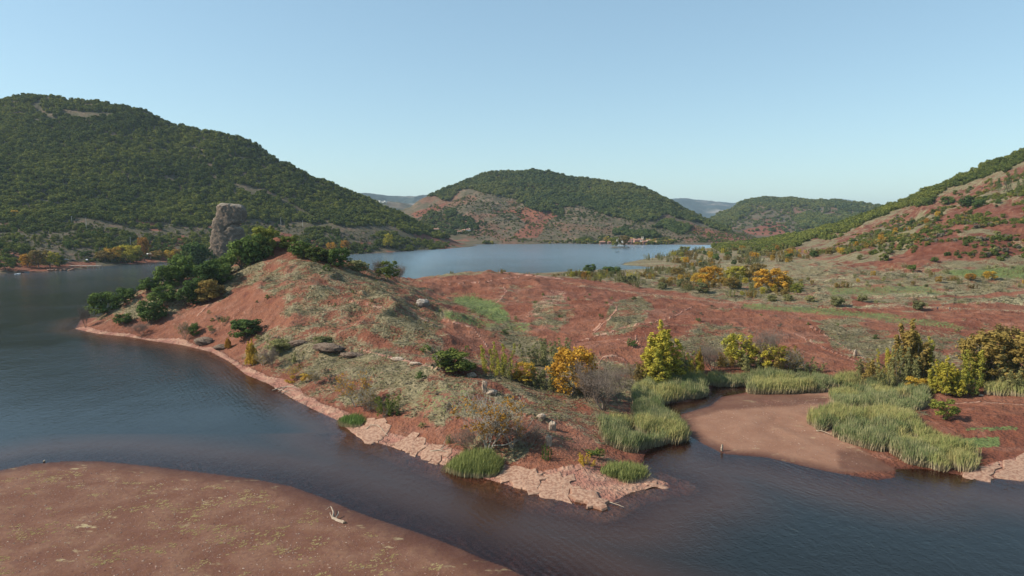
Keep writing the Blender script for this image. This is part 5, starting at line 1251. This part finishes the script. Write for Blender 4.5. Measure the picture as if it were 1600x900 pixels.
wood_piece('driftwood_branches', [([(425,611),(440,606),(462,604)], .16, .05), ([(430,607),(445,612),(455,616)], .14, .05), ([(435,613),(448,604),(470,608)], .12, .04), ([(440,616),(452,610),(465,612)], .10, .03)], 'tangle of bleached branches on the left front shore')
wood_piece('driftwood_branch', [([(568,675),(580,668,.4),(590,669,.5),(606,682)], .10, .05), ([(590,669,.4),(601,674)], .06, .03)], 'arched bleached branch on the broad pink slab')
wood_piece('driftwood_branch', [([(672,706),(690,706,.3),(700,702,.6)], .12, .05), ([(690,706,.3),(698,694,1.0)], .07, .03), ([(685,706,.2),(700,709,.2)], .07, .03)], 'bleached branch left of the large round reed clump')
wood_piece('fallen_tree', [([(770,698),(790,699,.3),(806,696,.6),(838,678,1.2)], .16, .04), ([(800,697,.5),(822,684,1.2),(834,670,1.8)], .08, .02), ([(802,697,.5),(826,690,.9),(842,684,1.0)], .07, .02), ([(805,696,.5),(818,676,1.6)], .06, .02), ([(800,697,.5),(830,676,1.4)], .06, .02)], 'fallen grey tree with a fan of bare branches on the front red bank', 'fallen tree', M_PALEBARK)
wood_piece('tree_stump', [([(1128,705),(1128,705,1.1)], .22, .16)], 'pale stump standing at the edge of the mud flat', 'stump')
wood_piece('driftwood_branch', [([(952,786),(962,790,.1),(975,795,.1)], .09, .03), ([(958,789,.1),(970,787,.2)], .05, .02)], 'thin branch in the water beside the end of the point')
wood_piece('driftwood_branch', [([(1275,674),(1284,676,.2),(1296,683,.5)], .10, .04), ([(1284,676,.2),(1290,671,.6)], .05, .02)], 'bleached branch at the left foot of the right reed bed')

# ------------------------------------------------------------------ simple hard surfaces
def plain(name, c_, rough=.6, var_=.15, sc=1.5, spec=.3, **kw):
    k = NT(name); b = tuple(min(1, x * (1 - var_)) for x in c_); a = tuple(min(1, x * (1 + var_)) for x in c_)
    return k.done(k.bsdf(k.mix(k.noise(sc, 4), b, a), rough, None, spec, **kw))
def box(bm, c_, s_, rz=0, taper=1.0):
    r = bmesh.ops.create_cube(bm, size=1); M = Matrix.Translation(c_) @ Matrix.Rotation(rz, 4, 'Z') 
    for v in r['verts']:
        k = taper if v.co.z > 0 else 1; v.co = M @ Vector((v.co.x * s_[0] * k, v.co.y * s_[1] * k, v.co.z * s_[2]))
    return r['verts']
def cyl(bm, c_, r, h, axis='Z', r2=None, n=14):
    q = bmesh.ops.create_cone(bm, cap_ends=True, segments=n, radius1=r, radius2=r if r2 is None else r2, depth=h)
    M = Matrix.Translation(c_) @ ({'X': Matrix.Rotation(math.pi / 2, 4, 'Y'), 'Y': Matrix.Rotation(math.pi / 2, 4, 'X'), 'Z': Matrix.Identity(4)}[axis])
    for v in q['verts']: v.co = M @ v.co
def fin(bm, name, mat, parent=None, loc=(0, 0, 0), rz=0, bev=0):
    if bev: bmesh.ops.bevel(bm, geom=bm.edges[:], offset=bev, segments=2, affect='EDGES', clamp_overlap=True)
    me_ = bpy.data.meshes.new(name); bm.to_mesh(me_); bm.free(); me_.materials.append(mat)
    return link_mesh(name, me_, loc, rz, 1, parent)
M_GLASS = plain('dark_glass', (0.03, 0.035, 0.04), .1, 0, spec=.6); M_TYRE = plain('tyre_rubber', (0.02, 0.02, 0.02), .9); M_RIM = plain('wheel_rim', (0.4, 0.4, 0.4), .4)
M_LAMP = plain('lamp_glass', (0.7, 0.7, 0.65), .2)
def loft(prof_, wd, top_in=.0):
    """side outline (x, z) made into a body of width wd; points above the belt tuck in"""
    bm = bmesh.new(); L_, R_ = [], []
    for x, z, k in prof_:
        L_.append(bm.verts.new((x, -wd / 2 * k, z))); R_.append(bm.verts.new((x, wd / 2 * k, z)))
    n = len(prof_)
    for i in range(n): bm.faces.new((L_[i], R_[i], R_[(i + 1) % n], L_[(i + 1) % n]))
    bm.faces.new(L_[::-1]); bm.faces.new(R_); bmesh.ops.recalc_face_normals(bm, faces=bm.faces); return bm
def car(px, py, col, rz, lb, van=False):
    p = hit(px, py); r = empty('parked_van' if van else 'parked_car', tuple(p), rz); tag(r, lb, 'van' if van else 'car')
    m_ = plain('car_paint', col, .25, .03, spec=.6)
    H, Ln = (2.3, 5.2) if van else (1.46, 4.3); wd = 1.9 if van else 1.76; h = Ln / 2
    fin(loft([(-h, .35, .96), (-h, .85, 1), (-h * .9, .93, 1), (h * .45, .95, 1), (h * .93, .78, .98), (h, .62, .95), (h, .32, .95)], wd), 'body', m_, r, bev=.04)
    if van: pf = [(-h * .96, .94, .97), (-h * .95, H - .1, .88), (-h * .9, H, .86), (h * .42, H, .86), (h * .74, .98, .95)]
    else: pf = [(-h * .85, .93, .95), (-h * .62, H - .04, .80), (-h * .5, H, .79), (h * .05, H, .79), (h * .42, .95, .93)]
    fin(loft(pf, wd * .99), 'roof', m_, r, bev=.03)
    for s_ in (-1, 1):
        bm = bmesh.new(); x0, x1 = (h * .1, h * .5) if van else (-h * .62, h * .22)
        box(bm, ((x0 + x1) / 2, s_ * wd * .455, (H + .95) / 2 + .02), (x1 - x0, .03 + .02, (H - .95) * .62)); o = fin(bm, 'window', M_GLASS, r)
        o.rotation_euler = (s_ * R(4), 0, 0)
    bm = bmesh.new(); box(bm, (0, 0, 0), (.05, wd * .78, (H - .95) * .95)); o = fin(bm, 'windscreen', M_GLASS, r, (h * (.61 if van else .265), 0, (H + .97) / 2)); o.rotation_euler = (0, R(-32 if van else -52), 0)
    for x in (-h * .62, h * .62):
        for s_ in (-1, 1):
            bm = bmesh.new(); cyl(bm, (0, 0, 0), .32, .2, 'Y', n=20); wh = fin(bm, 'wheel', M_TYRE, r, (x, s_ * (wd / 2 - .08), .32))
            bm = bmesh.new(); cyl(bm, (0, s_ * .005, 0), .19, .21, 'Y', n=16); fin(bm, 'rim', M_RIM, wh)
    for s_ in (-1, 1):
        bm = bmesh.new(); box(bm, (h * .97, s_ * wd * .34, .66), (.12, .34, .14)); fin(bm, 'headlight', M_LAMP, r)
car(136, 407.5, (0.75, 0.75, 0.74), 2.0, 'white car parked at the landward end of the pier')
car(144, 407, (0.06, 0.08, 0.09), 2.2, 'dark car parked just right of the white car by the pier')
car(103, 407, (0.28, 0.30, 0.30), .2, 'grey car parked on the red ground left of the pier')
car(115, 408, (0.05, 0.05, 0.055), .4, 'black car parked between the grey car and the pier')
car(37, 409, (0.62, 0.62, 0.58), .1, 'white van half hidden by the orange brown slipway tree', True)
# pier
def pier():
    a = P(107, 419.2, 0); b = P(156, 419.0, 0); c_ = (a + b) / 2; d = b - a; L_ = np.linalg.norm(d); rz = math.atan2(d[1], d[0])
    r = empty('pier', (c_[0], c_[1] + 2, 0), rz); tag(r, 'grey wooden pier on posts reaching over the far left shore', 'pier')
    m1 = plain('weathered_planks', (0.36, 0.33, 0.28), .9); m2 = plain('pier_posts', (0.30, 0.27, 0.22), .9)
    bm = bmesh.new()
    for k in range(46): box(bm, (-L_ / 2 + (k + .5) * L_ / 46, 0, 2.05), (L_ / 46 - .05, 4.4, .12))
    fin(bm, 'deck', m1, r)
    for s_ in (-1, 1):
        bm = bmesh.new(); box(bm, (0, s_ * 2.0, 1.86), (L_, .22, .25)); fin(bm, 'beam', m2, r)
        for k in range(6):
            bm = bmesh.new(); cyl(bm, (-L_ / 2 + .4 + k * (L_ - .8) / 5, s_ * 2.25, .5), .2, 3.8); fin(bm, 'post', m2, r)
pier()
# boats
def boat(px, py, L_, col, rz, lb, z=0.0):
    p = P(px, py, z); r = empty('small_boat', (p[0], p[1], z), rz); tag(r, lb, 'boat')
    bm = bmesh.new(); rings = []
    for t in np.linspace(0, 1, 9):
        w_ = .38 * L_ * .5 * (1 - max(0, (t - .45) / .55) ** 2.2) ** .8 * (.8 + .2 * min(1, t * 4)); sh = .45 + .25 * t * t
        rings.append([bm.verts.new(((t - .5) * L_, y * w_, z_)) for y, z_ in ((-1, sh), (-.85, .1), (-.3, -.12), (.3, -.12), (.85, .1), (1, sh), (.86, sh), (.7, .18), (-.7, .18), (-.86, sh))])
    for a, b in zip(rings, rings[1:]):
        for k in range(10): bm.faces.new((a[k], a[(k + 1) % 10], b[(k + 1) % 10], b[k]))
    bm.faces.new(rings[0]); bm.faces.new(rings[-1][::-1]); bmesh.ops.recalc_face_normals(bm, faces=bm.faces)
    fin(bm, 'hull', plain('boat_hull', col, .4, .04), r)
    for x in (-.22, .08):
        bm = bmesh.new(); box(bm, (x * L_, 0, .36), (.25, L_ * .30, .05)); fin(bm, 'seat', plain('boat_seat', (0.25, 0.17, 0.1), .7), r)
boat(26.3, 428.4, 3.2, (0.8, 0.8, 0.8), 1.4, 'small white boat off the slipway, left of two')
boat(30.3, 428.2, 3.2, (0.8, 0.8, 0.8), 1.7, 'small white boat off the slipway, right of two')
boat(36, 425.6, 4.0, (0.05, 0.06, 0.08), .2, 'dark boat beached beside the slipway')
boat(42, 425.8, 4.4, (0.35, 0.38, 0.4), -.1, 'grey boat beached right of the dark boat')
boat(996.5, 387.3, 6, (0.8, 0.8, 0.8), .2, 'white boat on the far lake right of the wooded islet')
boat(989.5, 388.6, 4, (0.6, 0.62, 0.62), .5, 'small pale boat between the wooded islet and the white boat')
boat(964, 394, 5, (0.10, 0.12, 0.10), .1, 'dark rowing boat on the far lake in front of the islet')
# poles
M_POLE = plain('pale_pole_concrete', (0.45, 0.43, 0.38), .8); M_POLED = plain('dark_pole_wood', (0.10, 0.08, 0.06), .8); M_CER = plain('insulator', (0.35, 0.3, 0.28), .3)
for px, py, h, mt, lb in [(112.5,351,13,M_POLE,'pale utility pole above the road, leftmost of the pair over the pier'),(135,357,17,M_POLE,'taller pale utility pole right of the leftmost one'),(257.5,351,13,M_POLED,'dark thin utility pole on the hillside left of the rock tower'),
    (204,383,13,M_POLE,'pale utility pole behind the yellow far shore trees'),(439,303+50,13,M_POLE,'pale utility pole on the bare patch right of the rock tower'),(473,354,10,M_POLE,'short pale utility pole right of the one behind the rock tower'),
    (615,345,6,M_POLE,'small distant utility pole near the nose of the left hill'),(629,346,5,M_POLE,'small distant utility pole, second near the nose of the left hill')]:
    p = hit(px, py); H = h * mpx(px, p); r = empty('utility_pole', tuple(p), .3); tag(r, lb, 'utility pole')
    bm = bmesh.new(); cyl(bm, (0, 0, H / 2 - .3), .24, H + .6, r2=.15); fin(bm, 'shaft', mt, r)
    bm = bmesh.new(); box(bm, (0, 0, H - .5), (1.7, .14, .16)); ca = fin(bm, 'crossarm', mt, r)
    for x in (-.7, 0, .7):
        bm = bmesh.new(); cyl(bm, (x, 0, H - .28), .06, .28); fin(bm, 'insulator', M_CER, ca)
# houses
M_WIN = plain('window_glass', (0.05, 0.055, 0.06), .2); M_DOOR = plain('door_wood', (0.15, 0.08, 0.05), .7)
def house(p, wd, dp, h, wall, roofc, rz, lb, name='stone_house', flat=False, tower=False, group=None, wins=True):
    r = empty(name, tuple(p), rz); tag(r, lb, 'house' if not tower else 'church', group)
    mw = plain('rendered_wall', wall, .9, .1, .5); mr = plain('clay_roof_tiles', roofc, .9, .2, 2.)
    bm = bmesh.new(); box(bm, (0, 0, h / 2 - 1), (wd, dp, h + 2)); fin(bm, 'wall', mw, r)
    if flat:
        bm = bmesh.new(); box(bm, (0, 0, h + .15), (wd + .5, dp + .5, .3)); fin(bm, 'roof', mr, r)
    else:
        bm = bmesh.new(); hw, hd, rh = wd / 2 + .4, dp / 2 + .5, dp * .22
        v = [bm.verts.new(q) for q in ((-hw, -hd, h), (hw, -hd, h), (hw, hd, h), (-hw, hd, h), (-hw, 0, h + rh), (hw, 0, h + rh))]
        for f_ in ((0, 1, 5, 4), (2, 3, 4, 5), (0, 4, 3), (1, 2, 5), (3, 2, 1, 0)): bm.faces.new([v[k] for k in f_])
        ro = fin(bm, 'roof', mr, r); bm = bmesh.new(); box(bm, (wd * .25, 0, h + rh + .3), (.8, .8, 1.4)); fin(bm, 'chimney', mw, ro)
    if wins:
        n = max(2, int(wd / 3)); 
        for fl in range(max(1, int(h / 3))):
            for k in range(n):
                x = -wd / 2 + (k + .5) * wd / n
                bm = bmesh.new()
                if fl == 0 and k == n // 2: box(bm, (x, -dp / 2 - .02, 1.1), (1.1, .1, 2.2)); fin(bm, 'door', M_DOOR, r)
                else: box(bm, (x, -dp / 2 - .02, 1.6 + fl * 3), (1.0, .1, 1.3)); fin(bm, 'window', M_WIN, r)
    if tower:
        bm = bmesh.new(); box(bm, (wd / 2 - 1, 0, h * .9), (3.4, 3.4, h * 1.8)); tw = fin(bm, 'bell_tower', mw, r)
        bm = bmesh.new(); box(bm, (wd / 2 - 1, -1.75, h * 1.55), (1.1, .1, 1.8)); fin(bm, 'belfry_opening', M_WIN, tw)
PINK = (0.36, 0.20, 0.16); CREAM = (0.62, 0.56, 0.44); WHITE = (0.78, 0.75, 0.66); TILE = (0.33, 0.17, 0.12)
for px, py, wd, dp, h, wc, rc, fl, tw, lb in [(969,379.5,13,9,8.5,WHITE,(.55,.5,.42),True,False,'large white house above the wooded islet'),(988,379.6,9,7,6,CREAM,TILE,False,False,'cream house behind the right end of the islet'),
    (994,380.4,8,7,5.5,PINK,TILE,False,False,'pink stone house left of the village church'),(1001,379.8,8,7,6,CREAM,TILE,False,True,'cream village church with a small square tower'),
    (984,381,6,6,4,PINK,TILE,False,False,'small red stone house lowest in the village'),(1007,381,7,6,4,PINK,TILE,False,False,'pink house right of the village church'),(1014,379.4,7,6,4.5,CREAM,TILE,False,False,'cream house at the right side of the village'),
    (1024,381,6,6,3,WHITE,TILE,False,False,'small white house outside the village on the right'),(941,381,9,7,3,PINK,TILE,False,False,'low pink ruin on the shore left of the islet'),(952,380.5,5,5,2.6,PINK,TILE,False,False,'small pink ruin between the low ruin and the white house')]:
    q = hit(px, py); q[2] = max(q[2], .3); house(q, wd, dp, h, wc, rc, rnd.uniform(-.3, .3), lb, 'village_church' if tw else 'village_house', fl, tw)
for px, py, wd, h, wc, lb in [(682,362,9,5,CREAM,'cream house on the left hill nose among dark bushes'),(718,365,8,4,CREAM,'cream house nearer the lake on the left hill nose'),(725,363,6,4,WHITE,'white house in the valley mouth, left of a pair'),(732,362,7,4,WHITE,'white house in the valley mouth, right of a pair')]:
    house(hit(px, py), wd, 7, h, wc, TILE, rnd.uniform(-.3, .3), lb, 'country_house')
house(hit(233.5, 404), 3.4, 3, 4.4, (0.60, 0.42, 0.36), WHITE, .2, 'small pinkish white hut behind the far shore trees', 'shore_hut', wins=False)
bpy.context.view_layer.update()
fh_o = [o for o in bpy.data.objects if o.name.startswith('far_hill')]
def hit_obj(px, py):
    d = Vector(P(px, py, 0) if py > HORIZ + 1 else (0, 0, 0)); dr = Vector(((px - 800) / F, math.cos(PITCH) + (450 - py) / F * math.sin(PITCH), -math.sin(PITCH) + (450 - py) / F * math.cos(PITCH))).normalized()
    best = None
    for o in fh_o:
        ok, loc, nrm, _i = o.ray_cast(Vector((0, 0, CAMH)), dr)
        if ok and (best is None or loc.y < best.y): best = loc
    return best
for k in range(11):
    px = 577 + k * 2.7; q = hit_obj(px, 315.6 + (k % 3) * .5)
    if q: house(q, rnd.uniform(6, 9), 8, rnd.uniform(5, 8), WHITE, (.5, .42, .36), rnd.uniform(-.4, .4), 'white block of the distant hill town in the left gap', 'distant_town_house', True, group='white houses of the distant hill town', wins=False)
# islet with its trees
c_ = P(968, 386.3, 0); bm = bmesh.new(); rg = np.random.default_rng(3)
rings = [[bm.verts.new((c_[0] + 16 * r_ * math.cos(a) * (1 + .08 * math.sin(3 * a)), c_[1] + 9 * r_ * math.sin(a), z_)) for a in np.linspace(0, 6.283, 40, endpoint=False)] for r_, z_ in ((1.1, -1), (1, .15), (.8, .6), (.3, 1.0))]
for a, b in zip(rings, rings[1:]):
    for k in range(40): bm.faces.new((a[k], a[(k + 1) % 40], b[(k + 1) % 40], b[k]))
bm.faces.new(rings[-1]); isl = fin(bm, 'islet', M_PLAIN); isl['kind'] = 'structure'
for dx, h, wd, lm, lb in [(-7, 16, 16, 'bright', 'green tree on the islet, left of two'), (7, 18, 17, 'ochre', 'ochre tree on the islet, right of two')]:
    plant('round', lm, (c_[0] + dx, c_[1], .6), h, wd, name='islet_tree', label=lb)
# walkers on the meadow track
def person(px, py, lb, top, legc, step, rz, pack):
    p = hit(px, py); j = {}
    J = [('pel', (0, 0, .95), .14), ('chest', (0, .02, 1.32), .16), ('neck', (0, .02, 1.50), .06), ('head', (0, .04, 1.63), .10), ('crown', (0, .03, 1.72), .08)]
    for s_ in (-1, 1):
        st = step * s_
        J += [(f'hip{s_}', (.09 * s_, 0, .90), .10), (f'knee{s_}', (.10 * s_, .16 * st + .03, .49), .065), (f'ank{s_}', (.10 * s_, .30 * st - .05, .09), .045), (f'toe{s_}', (.11 * s_, .30 * st + .13, .04), .04),
              (f'sh{s_}', (.19 * s_, .02, 1.42), .06), (f'elb{s_}', (.25 * s_, -.10 * st - .03, 1.14), .045), (f'wr{s_}', (.24 * s_, -.20 * st + .10, .92), .032), (f'hand{s_}', (.23 * s_, -.23 * st + .14, .83), .035)]
    E = [('pel', 'chest'), ('chest', 'neck'), ('neck', 'head'), ('head', 'crown')]
    for s_ in (-1, 1): E += [('pel', f'hip{s_}'), (f'hip{s_}', f'knee{s_}'), (f'knee{s_}', f'ank{s_}'), (f'ank{s_}', f'toe{s_}'), ('chest', f'sh{s_}'), (f'sh{s_}', f'elb{s_}'), (f'elb{s_}', f'wr{s_}'), (f'wr{s_}', f'hand{s_}')]
    ix = {q[0]: i for i, q in enumerate(J)}; me_ = bpy.data.meshes.new('person'); me_.from_pydata([q[1] for q in J], [(ix[a], ix[b]) for a, b in E], [])
    o = link_mesh('body', me_); md = o.modifiers.new('skin', 'SKIN'); sv = me_.skin_vertices[0].data
    for i, q in enumerate(J): sv[i].radius = (q[2], q[2])
    sv[0].use_root = True; o.modifiers.new('s', 'SUBSURF').levels = 2
    dg = bpy.context.evaluated_depsgraph_get(); me2 = bpy.data.meshes.new_from_object(o.evaluated_get(dg)); bpy.data.objects.remove(o)
    mats = [plain('skin', (0.45, 0.28, 0.2), .6), plain('jacket', top, .9), plain('trousers', legc, .9), plain('boots', (0.05, 0.04, 0.03), .8)]
    me2.materials.clear(); [me2.materials.append(q) for q in mats]
    for f_ in me2.polygons:
        z = f_.center.z; ax = abs(f_.center.x); f_.use_smooth = True
        f_.material_index = 0 if z > 1.50 or (ax > .19 and z < .9) else (3 if z < .12 else (2 if z < .93 and ax < .2 else 1))
    r = link_mesh('person', me2, (p[0], p[1], p[2]), rz); tag(r, lb, 'person')
    bm = bmesh.new(); bmesh.ops.create_uvsphere(bm, u_segments=12, v_segments=8, radius=.115); [setattr(v, 'co', Vector((v.co.x, v.co.y * 1.1 + .01, v.co.z * .8 + 1.70))) for v in bm.verts]
    fin(bm, 'hair', plain('dark_hair', (0.03, 0.02, 0.015), .8), r)
    if pack:
        bm = bmesh.new(); box(bm, (0, -.20, 1.25), (.30, .18, .45)); fin(bm, 'backpack', plain('backpack_cloth', (0.03, 0.04, 0.07), .9), r, bev=.04)
person(1465, 486, 'walker in dark blue on the meadow track, left of two', (0.03, 0.05, 0.12), (0.03, 0.03, 0.04), 1, -1.3, True)
person(1484, 486, 'walker in dark clothes on the meadow track, right of two', (0.04, 0.045, 0.06), (0.06, 0.06, 0.09), -.8, -1.4, False)
